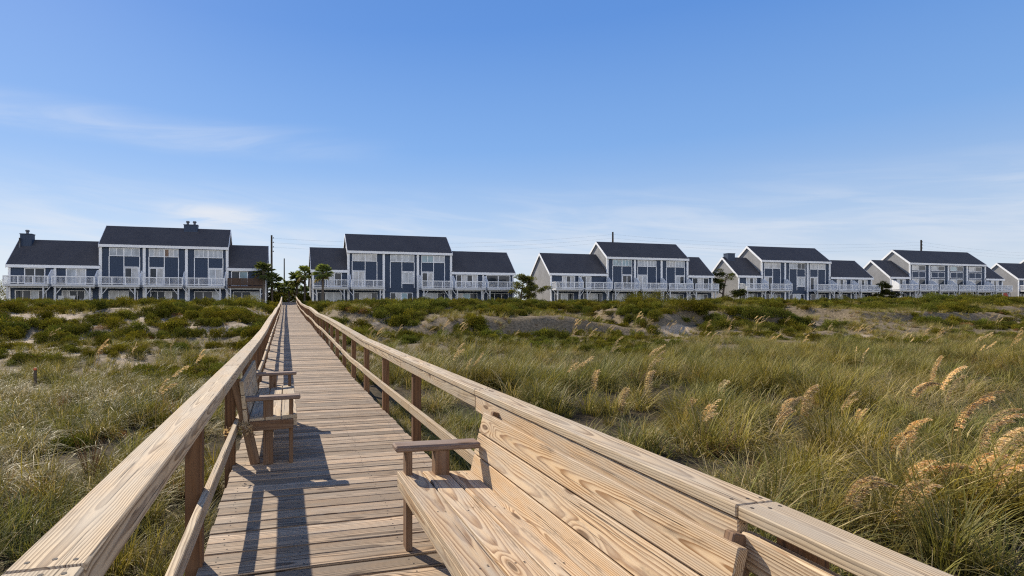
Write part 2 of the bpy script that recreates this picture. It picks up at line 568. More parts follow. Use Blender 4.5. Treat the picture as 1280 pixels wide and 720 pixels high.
    def build(s, name, mats, parent=None, loc=None):
        if not isinstance(mats, (list, tuple)):
            mats = [mats]
        o = bpy.data.objects.new(name, s.mesh(name, mats))
        COL.objects.link(o)
        if parent is not None:
            o.parent = parent
        if loc is not None:
            o.location = loc
        return o


def tag(o, label=None, cat=None, group=None, kind=None):
    if label: o['label'] = label
    if cat: o['category'] = cat
    if group: o['group'] = group
    if kind: o['kind'] = kind
    return o


def empty(name, loc=(0, 0, 0), rz=0.):
    o = bpy.data.objects.new(name, None)
    o.location = loc; o.rotation_euler = (0, 0, rz)
    o.empty_display_size = .3
    COL.objects.link(o)
    return o


def copy_tree(o, parent=None):
    c = o.copy(); COL.objects.link(c)
    if parent is not None:
        c.parent = parent
    for ch in list(o.children):
        copy_tree(ch, c)
    return c


# ------------------------------------------------------------------ ground
def axis(segs):
    out = []
    for a, b, st in segs:
        out.extend(np.arange(a, b, st))
    out.append(segs[-1][1])
    return np.array(out)


gx = axis([(-1500, -200, 100), (-200, -60, 8), (-60, -20, 1.0), (-20, 30, .45), (30, 70, .8), (70, 165, 1.4), (165, 300, 9), (300, 1500, 100)])
gy = axis([(-300, -20, 20), (-20, -2, 2), (-2, 45, .45), (45, 82, .7), (82, 110, 3), (110, 200, 15), (200, 3000, 200)])
GX, GY = np.meshgrid(gx, gy)
GZ = terr(GX, GY)
nx, ny = len(gx), len(gy)
me = bpy.data.meshes.new('ground')
vs = np.stack([GX, GY, GZ], -1).reshape(-1, 3)
ii = np.arange(nx * ny).reshape(ny, nx)
fs = np.stack([ii[:-1, :-1], ii[:-1, 1:], ii[1:, 1:], ii[1:, :-1]], -1).reshape(-1, 4)
me.from_pydata(vs.tolist(), [], fs.tolist())
me.polygons.foreach_set('use_smooth', np.ones(len(fs), bool))
at = me.attributes.new('sand', 'FLOAT', 'POINT')
at.data.foreach_set('value', (1 - veg(GX, GY)).astype(np.float32).ravel())
me.materials.append(M['ground'])
ground = bpy.data.objects.new('ground', me)
COL.objects.link(ground)
tag(ground, 'sandy dune ground with patches of bare pale sand', 'ground', kind='structure')

# ------------------------------------------------------------------ boardwalk
XL, XR = -.45, 1.33      # deck edges
boardwalk = tag(empty('boardwalk'), 'long weathered plank boardwalk running over the dunes to the houses', 'boardwalk', kind='structure')
dk = MB()
y = -3.0
while y < 78:
    pitch = .154
    w = .1425 + random.uniform(-.007, .004)
    z = float(deckz(y))
    z2 = float(deckz(y + w))
    jx = random.uniform(-.012, .012)
    skew = random.uniform(-.003, .003)
    dz = random.uniform(-.004, .004)
    up = Vector((random.uniform(-.004, .004), -(z2 - z) / w + random.uniform(-.012, .012), 1)).normalized()
    dk.board((XL - .02 + jx, y + w / 2 - skew, (z + z2) / 2 - .019 + dz), (XR + .02 + jx * .5 + random.uniform(-.01, .01), y + w / 2 + skew, (z + z2) / 2 - .019 + dz), w, .038, up, .004 if y < 16 else .006)
    if y < 18:      # nail heads over the joists
        for xj in (-.36, .10, .70, 1.24):
            for q in (.28, .72):
                cx, cy, cz = xj + random.uniform(-.015, .015) + jx, y + w * q + random.uniform(-.01, .01), (z + z2) / 2 + dz + .0012
                i = dk._vs([(cx + .0055 * math.cos(a), cy + .0055 * math.sin(a), cz) for a in np.arange(6) * math.pi / 3])
                dk.face(range(i, i + 6), 1)
    y += pitch
dk.build('deck', [M['deck_wood'], M['metal']], boardwalk)
ys = np.arange(-3, 78.1, 1.9)
for xx in (-.43, .14, .74, 1.31):
    jb = MB()
    for a, b in zip(ys[:-1], ys[1:]):
        jb.board((xx, a, float(deckz(a)) - .135), (xx, b, float(deckz(b)) - .135), .04, .18)
    jb.build('joist', M['dark_wood'], boardwalk)

PL = [-2.6, -.65, 1.30, 3.34, 5.41, 7.55] + list(np.arange(9.45, 77.6, 1.9))
PR = [-2.6, -.7, 1.20, 3.5, 5.85, 7.75] + list(np.arange(9.65, 77.6, 1.9))


def hz_left(y):
    return float(deckz(y)) + .913 + .030 * math.sin(y * 1.7) * float(sst(8, 14, y))


def hz_right(y):
    return float(deckz(y)) + float(np.interp(y, [-3, -.7, 1.3, 4, 7, 12], [.80, .825, .868, .872, .885, .91])) + .030 * math.sin(y * 1.4 + 1) * float(sst(9, 14, y))


def railing(side, ps, hz, label, caps, solid):
    sgn = -1 if side == 'L' else 1
    xin = XL if side == 'L' else XR          # inner face of the posts
    xc = xin + sgn * .0445
    root = tag(empty('wooden_railing', (xc, 0, 0)), label, 'railing')

    def P(x, y, z):
        return (x - xc, y, z)
    for y in ps:
        b = MB()
        zt = hz(y) - (.088 if solid else .04)
        g = float(terr(xc, y)) - .3
        tl = random.uniform(-.008, .008)
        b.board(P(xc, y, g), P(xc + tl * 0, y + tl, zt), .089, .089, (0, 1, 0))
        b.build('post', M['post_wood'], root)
    # mid rail and fascia per pair of bays, cap boards between their own joints
    xm = xin - sgn * .019
    for i in range(0, len(ps) - 1):
        a, b_ = ps[i], ps[i + 1]
        if side == 'R' and abs(a - 1.20) < .01:
            continue                          # the bench takes that bay's middle rail
        mb = MB()
        za, zb = float(deckz(a)) + .375, float(deckz(b_)) + .375
        if side == 'R':
            za -= .02; zb -= .02
        mb.board(P(xm, a + .002, za + random.uniform(-.012, .012) * (a > 9)), P(xm, b_ - .002, zb + random.uniform(-.012, .012) * (b_ > 9)), .038, .089)
        mb.build('mid_rail', M['rail_wood'], root)
    for a, b_ in zip(caps[:-1], caps[1:]):
        cb = MB()
        g = .0025
        if solid:
            cb.board(P(-.480, a + g, hz(a) - .0435), P(-.480, b_ - g, hz(b_) - .0435), .150, .087, ch=.005)
        else:
            cb.board(P(1.352, a + g, hz(a) - .0195), P(1.352, b_ - g, hz(b_) - .0195), .138, .039, ch=.004)
        for e, s_ in ((a, 1), (b_, -1)):
            if e > 14:
                continue
            for k in (-.045, .005, .048):
                cx = (-.480 if solid else 1.352) + k
                yy = e + s_ * random.uniform(.028, .05)
                zz = hz(a) + (hz(b_) - hz(a)) * (yy - a) / (b_ - a) + .0008
                i = cb._vs([P(cx + .006 * math.cos(q), yy + .006 * math.sin(q), zz) for q in np.arange(6) * math.pi / 3])
                cb.face(range(i, i + 6), 1)
        cb.build('handrail', [M['rail_wood'], M['metal']], root)
        if not solid:
            fb = MB()
            drop = .045 if a < .5 or a > 3.6 else .055
            hh = .09 if a > 3.6 else .105
            zz = hh / 2 + .0405 + (.006 if a < 3.6 else 0)
            aa, bb = (a, b_)
            if a < 1.3:
                zz += .03
            fb.board(P(xm, aa + .004, hz(a) - zz), P(xm, bb - .004, hz(b_) - zz), .038, hh)
            fb.build('fascia_board', M['rail_wood'] if a > 3.6 else M['bench_wood'], root)
    return root


capsL = [-2.6, 1.30, 5.41] + [PL[i] for i in range(6, len(PL), 2)] + [PL[-1]]
capsR = [-2.6, 1.34, 3.68, 6.3] + [PR[i] for i in range(6, len(PR), 2)] + [PR[-1]]
capsL = sorted(set(round(float(c), 3) for c in capsL)); capsR = sorted(set(round(float(c), 3) for c in capsR))
railing('L', PL, hz_left, 'thick weathered timber railing along the left edge of the boardwalk', capsL, True)
railing('R', PR, hz_right, 'flat capped wooden railing along the right edge of the boardwalk', capsR, False)


# ------------------------------------------------------------------ benches
def bench(loc, sgn, label, top_d, depth_s, seatmat):
    """local frame: d grows from the seat's front edge to the back (world x = loc.x + sgn*d)"""
    root = tag(empty('bench', loc), label, 'bench')
    LEN = 2.06
    P = lambda d, y, z: (sgn * d, y, z)
    seat = MB()
    zf, zb = .455, .425
    pw = (depth_s - .018) / 3
    for k in range(3):
        dc = k * (pw + .009) + pw / 2
        z = zf + (zb - zf) * dc / depth_s - .019
        seat.board(P(dc, .02 + random.uniform(0, .01), z), P(dc, LEN - .02 + random.uniform(-.01, .01), z), pw, .038, (sgn * .06, 0, 1), ch=.005)
        for yy in (.10, LEN * .36, LEN * .66, LEN - .1):
            for q in (-.28, -.08, .2):
                cx, cy = dc + q * pw * .9, yy + random.uniform(-.025, .025)
                i = seat._vs([P(cx + .005 * math.cos(a), cy + .005 * math.sin(a), z + .0205) for a in np.arange(6) * math.pi / 3])
                seat.face(range(i, i + 6), 1)
    seat.build('seat', [seatmat, M['metal']], root)
    fr = MB()
    fr.board(P(.019, .022, zf - .0385 - .034), P(.019, LEN - .022, zf - .0385 - .034), .036, .066, ch=.003)
    fr.build('seat_fascia', seatmat, root)
    # back
    d0, z0 = depth_s + .004, zb - .035
    d1, z1 = top_d, .775
    bl = math.hypot(d1 - d0, z1 - z0)
    ud, uz = (d1 - d0) / bl, (z1 - z0) / bl
    nb = 3
    bw = (bl - .007 * (nb - 1)) / nb
    bk = MB()
    for k in range(nb):
        t_ = k * (bw + .007) + bw / 2
        e1, e2 = random.uniform(-.01, .01), random.uniform(-.01, .01)
        bk.board(P(d0 + ud * t_ + .019, .0 + e1, z0 + uz * t_), P(d0 + ud * t_ + .019, LEN + e2, z0 + uz * t_), bw, .036, (sgn * -uz, 0, ud), ch=.004)
    bk.build('backrest', seatmat, root)
    for yy in (.075, LEN - .075):
        a = MB()
        a.board(P(-.03, yy, .612), P(depth_s + .035, yy, .605), .125, .038, ch=.012)
        a.build('armrest', M['arm_wood'], root)
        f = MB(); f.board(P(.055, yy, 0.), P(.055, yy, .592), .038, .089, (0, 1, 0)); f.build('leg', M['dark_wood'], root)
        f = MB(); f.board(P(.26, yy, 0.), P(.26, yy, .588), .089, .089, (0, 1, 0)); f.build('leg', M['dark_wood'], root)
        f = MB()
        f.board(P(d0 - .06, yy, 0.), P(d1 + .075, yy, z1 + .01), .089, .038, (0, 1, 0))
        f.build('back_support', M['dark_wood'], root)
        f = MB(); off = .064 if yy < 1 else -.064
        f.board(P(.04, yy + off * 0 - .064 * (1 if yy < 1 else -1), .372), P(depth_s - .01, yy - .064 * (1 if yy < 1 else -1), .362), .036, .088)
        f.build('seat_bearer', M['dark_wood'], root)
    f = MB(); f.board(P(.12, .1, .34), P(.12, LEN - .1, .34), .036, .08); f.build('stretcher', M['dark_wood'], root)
    return root


bench((.655, 1.26, 0), 1, 'fresh honey coloured plank bench facing left, filling the bottom of the view', .565, .465, M['bench_wood'])
bench((.105, 5.28, 0), -1, 'greyed plank bench backed onto the left railing', .475, .43, M['rail_wood'])


# ------------------------------------------------------------------ grass and shrubs (meshes)
def tuft(n, h, spread, lean, curve, width, dry, seed, wind=.15):
    r = random.Random(seed)
    b = MB()
    for i in range(n):
        az = r.uniform(0, 2 * math.pi)
        rad = spread * math.sqrt(r.random())
        bx, by = rad * math.cos(az), rad * math.sin(az)
        a2 = az + r.gauss(0, .7)
        hh = h * r.uniform(.5, 1.1)
        le = lean * r.uniform(.3, 1.3)
        cu = curve * r.uniform(.4, 1.5)
        w = width * r.uniform(.6, 1.3)
        dx, dy = math.cos(a2), math.sin(a2)
        sx, sy = -dy, dx
        d = r.random() < dry
        g = (r.random(), (r.uniform(.55, 1.) if d else r.uniform(0, .16)), r.random() ** 2)
        seg = 4
        pts = []
        px, pz = 0., 0.
        ang = math.pi / 2 - le
        st = hh / seg
        wx = wy = 0.
        for k in range(seg + 1):
            ww = w * (1 - (k / seg) ** 1.6) * .5 + .0003
            X = bx + dx * px + wx; Y = by + dy * px + wy
            pts.append((X - sx * ww, Y - sy * ww, pz)); pts.append((X + sx * ww, Y + sy * ww, pz))
            px += st * math.cos(ang); pz += st * math.sin(ang)
            wx += wind * st * (k / seg) ; wy -= wind * .35 * st * (k / seg)
            ang -= cu / seg
        i0 = b._vs(pts, gc=[g] * len(pts))
        for k in range(seg):
            q = i0 + 2 * k
            b.face((q, q + 1, q + 3, q + 2), 0, True)
    return b


def clump(n, rx, ry, rz, leaf, dry, seed, stems=True, low=0.):
    """low bush: leaf faces through a lumpy dome"""
    r = random.Random(seed)
    b = MB()
    lobes = [(r.uniform(-.55, .55) * rx, r.uniform(-.55, .55) * ry, r.uniform(.35, .62), r.random()) for _ in range(9)]
    for i in range(n):
        cx, cy, cr, lv = r.choice(lobes)
        th = r.uniform(0, 2 * math.pi); ph = math.acos(r.uniform(0, 1))
        q = r.uniform(.72, 1.05)
        nrm = Vector((math.sin(ph) * math.cos(th), math.sin(ph) * math.sin(th), math.cos(ph)))
        p = Vector((cx + nrm.x * cr * rx * q, cy + nrm.y * cr * ry * q, max(.0, nrm.z * rz * (cr + .38) * q * (.75 + .4 * lv))))
        d = (nrm + Vector((r.gauss(0, .6), r.gauss(0, .6), r.gauss(.2, .5)))).normalized()
        s1 = d.cross(Vector((r.gauss(0, 1), r.gauss(0, 1), r.gauss(0, 1)))).normalized()
        ln = leaf * r.uniform(.6, 1.4); wd = ln * r.uniform(.32, .5)
        g = (min(1, max(0, r.gauss(.25 + .45 * lv, .22))), (r.uniform(.4, 1) if r.random() < dry else 0), r.random())
        a = p - d * ln * .5
        i0 = b._vs([a, p + s1 * wd * .5, p + d * ln * .5, p - s1 * wd * .5], gc=[g] * 4)
        b.face((i0, i0 + 1, i0 + 2, i0 + 3), 0)
    return b


def oat_curve(bend, N=16):
    """(offset, height) along an arching stalk whose highest point is 1"""
    th0, th1 = .04 + .10 * bend, .35 + 2.05 * bend
    o_, z_ = 0., 0.
    out = [(0., 0.)]
    for k in range(N):
        t_ = (k + .5) / N
        q = min(1, max(0, (t_ - .42) / .58))
        th = th0 + (th1 - th0) * q ** 1.25
        o_ += math.sin(th) / N; z_ += math.cos(th) / N
        out.append((o_, z_))
    m_ = max(p_[1] for p_ in out)
    return [(a_ / m_, b_ / m_) for a_, b_ in out]


def oat_plume(b, r, base, h, bend, az, mi_s=0, mi_p=1, plen=.36, dens=1.):
    """one sea oat: an arching stalk with a drooping one-sided panicle of flat spikelets"""
    dx, dy = math.cos(az), math.sin(az)
    N = 16
    prof = oat_curve(bend, N)
    pts = [Vector((base[0] + dx * o_ * h, base[1] + dy * o_ * h, base[2] + z_ * h)) for o_, z_ in prof]
    g0 = (r.random(), 0, .5)
    b.tube(pts, [.0055 * (1 - .75 * k / N) + .0010 for k in range(N + 1)], 4, mi_s, gc=g0)
    L = sum((pts[k + 1] - pts[k]).length for k in range(N))

    def along(s):
        acc = 0
        for k in range(N):
            sl = (pts[k + 1] - pts[k]).length
            if acc + sl >= s or k == N - 1:
                f = (s - acc) / sl
                return pts[k].lerp(pts[k + 1], f), (pts[k + 1] - pts[k]).normalized()
            acc += sl
    nb = int(24 * dens)
    shade = r.uniform(0, 1)
    slim = r.uniform(.6, 1.05)
    for k in range(nb):
        f = k / nb
        s = L - plen * (1 - f) * r.uniform(.95, 1.05)
        p, d = along(min(max(s, 0), L * .999))
        env = math.sin(math.pi * min(1, .14 + .86 * (1 - f)) ) ** .5 if f > .5 else min(1., .45 + f * 1.4)
        bl = .088 * slim * env * r.uniform(.7, 1.35)
        bd = (d * r.uniform(.25, .5) + Vector((dx * 1.0, dy * 1.0, -.22)) + Vector((r.gauss(0, .13), r.gauss(0, .13), r.gauss(0, .10)))).normalized()
        ns = 7
        for q in range(ns):
            c = p + bd * bl * (q + .6) / ns + Vector((0, 0, -.02 * (q / ns) ** 2))
            dd = (bd + Vector((r.gauss(0, .22), r.gauss(0, .22), -.12 + r.gauss(0, .2)))).normalized()
            sd = dd.cross(Vector((r.gauss(0, 1), r.gauss(0, 1), r.gauss(0, 1)))).normalized()
            ln = .034 * r.uniform(.7, 1.3); wd = ln * .36
            g = (min(1, max(0, r.gauss(.5, .3))), (r.uniform(.3, 1) if r.random() < .06 + .35 * shade ** 3 else 0), r.random())
            i0 = b._vs([c, c + dd * ln * .45 + sd * wd * .5, c + dd * ln, c + dd * ln * .45 - sd * wd * .5], gc=[g] * 4)
            b.face((i0, i0 + 1, i0 + 2, i0 + 3), mi_p)


def variants(colname, items):
    """mesh objects kept out of the scene, used only as the shapes of the scattered ground cover"""
    c = bpy.data.collections.new(colname)
    for k, (bm_, mats) in enumerate(items):
        o = bpy.data.objects.new('%s_shape_%02d' % (colname, k), bm_.mesh(colname, mats))
        c.objects.link(o)
    return c


def scatter(name, coll, pts, var, rot, scl, mat, label, cat):
    me = bpy.data.meshes.new(name)
    me.vertices.add(len(pts))
    me.vertices.foreach_set('co', np.asarray(pts, np.float32).ravel())
    a = me.attributes.new('var', 'INT', 'POINT'); a.data.foreach_set('value', np.asarray(var, np.int32))
    a = me.attributes.new('rot', 'FLOAT_VECTOR', 'POINT'); a.data.foreach_set('vector', np.asarray(rot, np.float32).ravel())
    a = me.attributes.new('scl', 'FLOAT_VECTOR', 'POINT'); a.data.foreach_set('vector', np.asarray(scl, np.float32).ravel())
    me.materials.append(mat)
    o = bpy.data.objects.new(name, me)
    COL.objects.link(o)
    ng = bpy.data.node_groups.new(name + '_scatter', 'GeometryNodeTree')
    ng.interface.new_socket('Geometry', in_out='INPUT', socket_type='NodeSocketGeometry')
    ng.interface.new_socket('Geometry', in_out='OUTPUT', socket_type='NodeSocketGeometry')
    N = ng.nodes; Lk = ng.links
    gi = N.new('NodeGroupInput'); go = N.new('NodeGroupOutput')
    ip = N.new('GeometryNodeInstanceOnPoints')
    ci = N.new('GeometryNodeCollectionInfo')
    ci.inputs['Collection'].default_value = coll
    ci.inputs['Separate Children'].default_value = True
    ci.inputs['Reset Children'].default_value = True
    ip.inputs['Pick Instance'].default_value = True

    def na(nm, ty):
        n_ = N.new('GeometryNodeInputNamedAttribute'); n_.data_type = ty
        n_.inputs['Name'].default_value = nm
        return n_.outputs['Attribute']
    Lk.new(gi.outputs[0], ip.inputs['Points'])
    Lk.new(ci.outputs[0], ip.inputs['Instance'])
    Lk.new(na('var', 'INT'), ip.inputs['Instance Index'])
    Lk.new(na('rot', 'FLOAT_VECTOR'), ip.inputs['Rotation'])
    Lk.new(na('scl', 'FLOAT_VECTOR'), ip.inputs['Scale'])
    Lk.new(ip.outputs[0], go.inputs[0])
    md = o.modifiers.new('scatter', 'NODES'); md.node_group = ng
    tag(o, label, cat, kind='stuff')
    return o


# candidate points in the wedge the photo looks over (with a wide margin)
def candidates(y0, y1, dens, lo=-1.0, hi=2.35, pad=5.0, seed=1):
    r = np.random.default_rng(seed)
    xa, xb = lo * y1 - pad, hi * y1 + pad
    n = int((xb - xa) * (y1 - y0) * dens)
    x = r.uniform(xa, xb, n); yy = r.uniform(y0, y1, n)
    k = (x > lo * yy - pad) & (x < hi * yy + pad)
    k &= (x < XL - .30) | (x > XR + .26)
    return x[k], yy[k], r


def place(x, yy):
    return np.stack([x, yy, terr(x, yy) - .015], -1)


G = []
for sd in (1, 2, 3):
    G.append((tuft(62, .62, .12, .38, 1.0, .0098, .10, sd), [M['grass']]))              # 0-2 green, upright
for sd in (4, 5):
    G.append((tuft(60, .66, .14, .65, 1.9, .0092, .38, sd), [M['grass']]))              # 3-4 arching, part dry
for sd in (6, 7):
    G.append((tuft(42, .56, .15, .6, 1.5, .0078, .80, sd), [M['grass']]))              # 5-6 straw
for sd in (8, 9):
    G.append((tuft(50, .36, .18, .9, 1.3, .0085, .30, sd), [M['grass']]))              # 7-8 short
for sd in (10,):
    G.append((tuft(60, .42, .12, .5, 1.0, .008, .95, sd), [M['shrubdry']]))            # 9 rusty
gcol = variants('dune_grass', G)

PT, VA, RO, SC = [], [], [], []
for (y0, y1, dens, base, sd) in ((-2, 7, 32, 1.05, 1), (7, 15, 24, 1.1, 2), (15, 28, 15, 1.05, 3), (28, 48, 9, 1.0, 4), (48, 76, 3.6, 1.15, 5)):
    x, yy, r = candidates(y0, y1, dens, seed=sd)
    cl_ = sst(.43, .54, fbm(x / 1.0, yy / 1.0, 640, 2) + .10 * (x < 0))
    keep = r.random(len(x)) < np.clip(veg(x, yy) * (1 - .75 * scrubmask(x, yy)), .07 + .13 * sst(15, 25, yy), 1) * (.09 + .91 * cl_)
    x, yy = x[keep], yy[keep]
    n = len(x)
    dryz = fbm(x / 3.1, yy / 2.7, 201, 3)
    tallz = fbm(x / 2.3, yy / 2.1, 222, 3)
    rightside = sst(1, 4, x)
    u = r.random(n)
    pgreen = np.clip(.28 + 1.5 * (dryz - .32) - .08 * rightside, .08, .75)
    v = np.where(u < pgreen, r.integers(0, 3, n), np.where(u < pgreen + (1 - pgreen) * .48, r.integers(3, 5, n), np.where(u < pgreen + (1 - pgreen) * .74, r.integers(5, 7, n), r.integers(7, 9, n))))
    v = np.where((veg(x, yy) < .25) & (yy > 14) & (r.random(n) < .7), r.integers(7, 9, n), v)
    v = np.where((r.random(n) < .07) & (fbm(x / 2, yy / 2, 400, 2) > .55), 9, v)
    edge = np.where(x < 0, np.abs(x - XL), np.abs(x - XR))
    sc = base * r.uniform(.6, 1.3, n) * (.60 + .80 * tallz) * (.72 + .36 * cl_[keep]) * (.8 + .25 * rightside) * (.72 + .28 * sst(.2, 2.2, edge))
    sc = sc * (1 - .30 * sst(17, 27, yy) * (1 - .5 * sst(48, 60, yy)))
    # flattened, arching mat of grass left of the near railing
    ro = np.stack([r.normal(0, .14, n), r.normal(0, .14, n), np.where(r.random(n) < .5, r.normal(0, .6, n), r.uniform(0, 6.28, n))], -1)
    PT.append(place(x, yy)); VA.append(v); RO.append(ro); SC.append(np.stack([sc, sc, sc * r.uniform(.8, 1.1, n)], -1))
scatter('dune_grass', gcol, np.concatenate(PT), np.concatenate(VA), np.concatenate(RO), np.concatenate(SC), M['grass'],
        'green and straw coloured dune grass covering the sand on both sides', 'dune grass')

S = []
for sd in (21, 22, 23):
    S.append((clump(2600, .62, .55, .66, .075, .04, sd), [M['shrub']]))
for sd in (24, 25):
    S.append((clump(1800, .70, .50, .50, .065, .25, sd), [M['shrub']]))
S.append((clump(900, .50, .45, .36, .05, .2, 26), [M['shrubdry']]))
scol = variants('dune_scrub', S)
PT, VA, RO, SC = [], [], [], []
for (y0, y1, dens, base, sd) in ((8, 16, 2.6, .42, 10), (16, 30, 2.3, .60, 11), (30, 50, 1.6, .95, 12), (50, 77, 1.2, 1.15, 13)):
    x, yy, r = candidates(y0, y1, dens, seed=sd)
    edge = np.where(x < 0, np.abs(x - XL), np.abs(x - XR))
    keep = (r.random(len(x)) < scrubmask(x, yy)) & (edge > .75)
    x, yy = x[keep], yy[keep]
    n = len(x)
    v = r.integers(0, 5, n)
    v = np.where(r.random(n) < .025, 5, v)
    sc = base * r.uniform(.6, 1.35, n)
    PT.append(place(x, yy) - np.array([0, 0, .04])); VA.append(v)
    RO.append(np.stack([np.zeros(n), np.zeros(n), r.uniform(0, 6.28, n)], -1))
    SC.append(np.stack([sc, sc, sc * r.uniform(.7, 1.15, n)], -1))
scatter('dune_scrub', scol, np.concatenate(PT), np.concatenate(VA), np.concatenate(RO), np.concatenate(SC), M['shrub'],
        'low dark green scrub matting the higher dunes', 'scrub')

# sea oats too many to count, farther off
O = []
for sd in (41, 42, 43, 44):
    b = MB(); r_ = random.Random(sd)
    for k in range(3):
        oat_plume(b, r_, (r_.uniform(-.15, .15), r_.uniform(-.15, .15), 0), r_.uniform(.95, 1.3), r_.uniform(.25, .55), r_.uniform(-.7, .3), dens=.7)
    O.append((b, [M['oatstalk'], M['oat']]))
ocol = variants('sea_oats', O)
x, yy, r = candidates(2.5, 34, .75, seed=31)
pr = np.where(yy < 6.5, 0, 1.) * np.where(x > 2, .26 * sst(.42, .6, fbm(x / 3, yy / 3, 311, 3)), .10 * sst(.5, .6, fbm(x / 3, yy / 3, 311, 3)) * (yy > 9))
edge = np.where(x < 0, np.abs(x - XL), np.abs(x - XR))
pr = np.where((x / np.maximum(yy, .1) > ratio(1075)) & (yy < 8.) & (yy > 2.6), .55, pr)
k = (r.random(len(x)) < pr) & (edge > 1.5)
x, yy = x[k], yy[k]; n = len(x)
scatter('sea_oats', ocol, place(x, yy), r.integers(0, 4, n), np.stack([r.normal(0, .06, n), r.normal(0, .06, n), r.normal(-.1, .35, n)], -1),
        (r.uniform(.6, .95, n))[:, None] * np.ones((1, 3)), M['oat'], 'thin scattered sea oats with tan seed heads farther out in the grass', 'sea oats')

# ------------------------------------------------------------------ sea oats one can tell apart
OATS = [
    # px, py of the seed head, depth, bend, head length, label
    (1168, 450, 12.0, .30, .62, 'tallest sea oat, thin upright head rising above the grass line at right'),
    (1190, 466, 9.5, .55, .50, 'sea oat with a long drooping head, uppermost of the big tan heads at right'),
    (1158, 488, 9.8, .75, .42, 'sea oat bowed nearly level, just left of the uppermost big tan head'),
    (1225, 500, 7.0, .55, .48, 'bushy tan sea oat head above the thick cluster near the right edge'),
    (1250, 525, 6.2, .70, .50, 'broad pale sea oat head at the top of the cluster by the right edge'),
    (1262, 548, 5.8, .65, .52, 'pale golden sea oat head in the middle of the cluster by the right edge'),
    (1272, 572, 5.5, .60, .46, 'drooping sea oat head lowest in the cluster cut by the right edge'),
    (1238, 585, 5.6, .80, .36, 'reddish brown sea oat head hanging under the cluster near the right edge'),
    (1268, 600, 5.2, .85, .40, 'sea oat head bent almost flat beneath the cluster at the right edge'),
    (1150, 535, 7.4, .65, .50, 'long tan sea oat head sloping down to the right, left of the right edge cluster'),
    (1128, 560, 7.0, .55, .46, 'sea oat head below and left of the long sloping tan head'),
    (1150, 612, 5.6, .70, .46, 'bright pale sea oat head nodding over the near grass above the lower railing'),
    (1185, 612, 5.5, .75, .40, 'sea oat head overlapping the bright pale nodding one on its right'),
    (1140, 655, 5.0, .35, .50, 'rusty brown upright sea oat head closest above the near end of the right handrail'),
    (1080, 668, 5.0, .85, .36, 'low rusty sea oat head lying over just behind the near handrail board'),
    (1010, 488, 10.0, .40, .56, 'pair of sea oats leaning right in the middle of the right hand grass'),
    (992, 505, 9.6, .55, .46, 'tan sea oat head just left of the leaning pair in the middle of the grass'),
    (978, 530, 8.6, .70, .42, 'wide straw coloured sea oat tuft below the leaning pair in the grass'),
    (1076, 522, 8.6, .35, .46, 'small sea oat head standing alone halfway between the leaning pair and the sloping head'),
    (900, 480, 11.0, .22, .60, 'tall narrow pale sea oat straight beyond the second handrail board'),
    (860, 520, 9.5, .25, .42, 'short narrow sea oat left of the tall pale one beyond the handrail'),
    (880, 530, 9.0, .20, .42, 'narrow whitish sea oat close behind the handrail, right of the short one'),
    (812, 470, 13.0, .20, .55, 'slim sea oat with an upright head far out beyond the bench back'),
    (745, 478, 13.0, .18, .50, 'leftmost slim upright sea oat beyond the bench back'),
    (776, 520, 10.5, .22, .40, 'short dull sea oat in the grass beyond the bench back, below the two slim ones'),
]
for k, (px, py, d, bend, plen, lab) in enumerate(OATS):
    r_ = random.Random(500 + k)
    zt = E - (py - 384) * d / FPX + .10 + .08 * bend
    X, Y = at_depth(px, d)
    g = float(terr(X, Y))
    h = max(.55, zt - g)
    sh = oat_curve(bend)[13][0] * h
    az = -.25 + r_.uniform(-.2, .25)
    bx, by = X - sh * math.cos(az), Y - sh * math.sin(az)
    g = float(terr(bx, by))
    root = tag(empty('sea_oat', (bx, by, g)), lab, 'sea oat', 'sea oats in seed')
    n_st = (3 if plen > .4 else 2) if px > 200 else 1
    for q in range(n_st):
        b = MB()
        oat_plume(b, r_, (r_.uniform(-.08, .08) * (q > 0), r_.uniform(-.10, .10) * (q > 0), -.02), h * (1 - .07 * q * r_.random()), bend * r_.uniform(.9, 1.1), az + r_.uniform(-.12, .12) * (q > 0), plen=plen * 1.25, dens=1.9)
        # the stalk and the seed head are two meshes
        st, hd = MB(), MB()
        for src, dst in ((0, st), (1, hd)):
            remap = {}
            for f, mi, sm in zip(b.f, b.m, b.sm):
                if mi != src:
                    continue
                nf = []
                for v in f:
                    if v not in remap:
                        remap[v] = len(dst.v)
                        dst.v.append(b.v[v]); dst.bc.append(b.bc[v]); dst.br.append(b.br[v]); dst.gc.append(b.gc[v])
                    nf.append(remap[v])
                dst.f.append(tuple(nf)); dst.m.append(0); dst.sm.append(sm)
        st.build('stalk', M['oatstalk'], root)
        hd.build('seed_head', M['oat'], root)

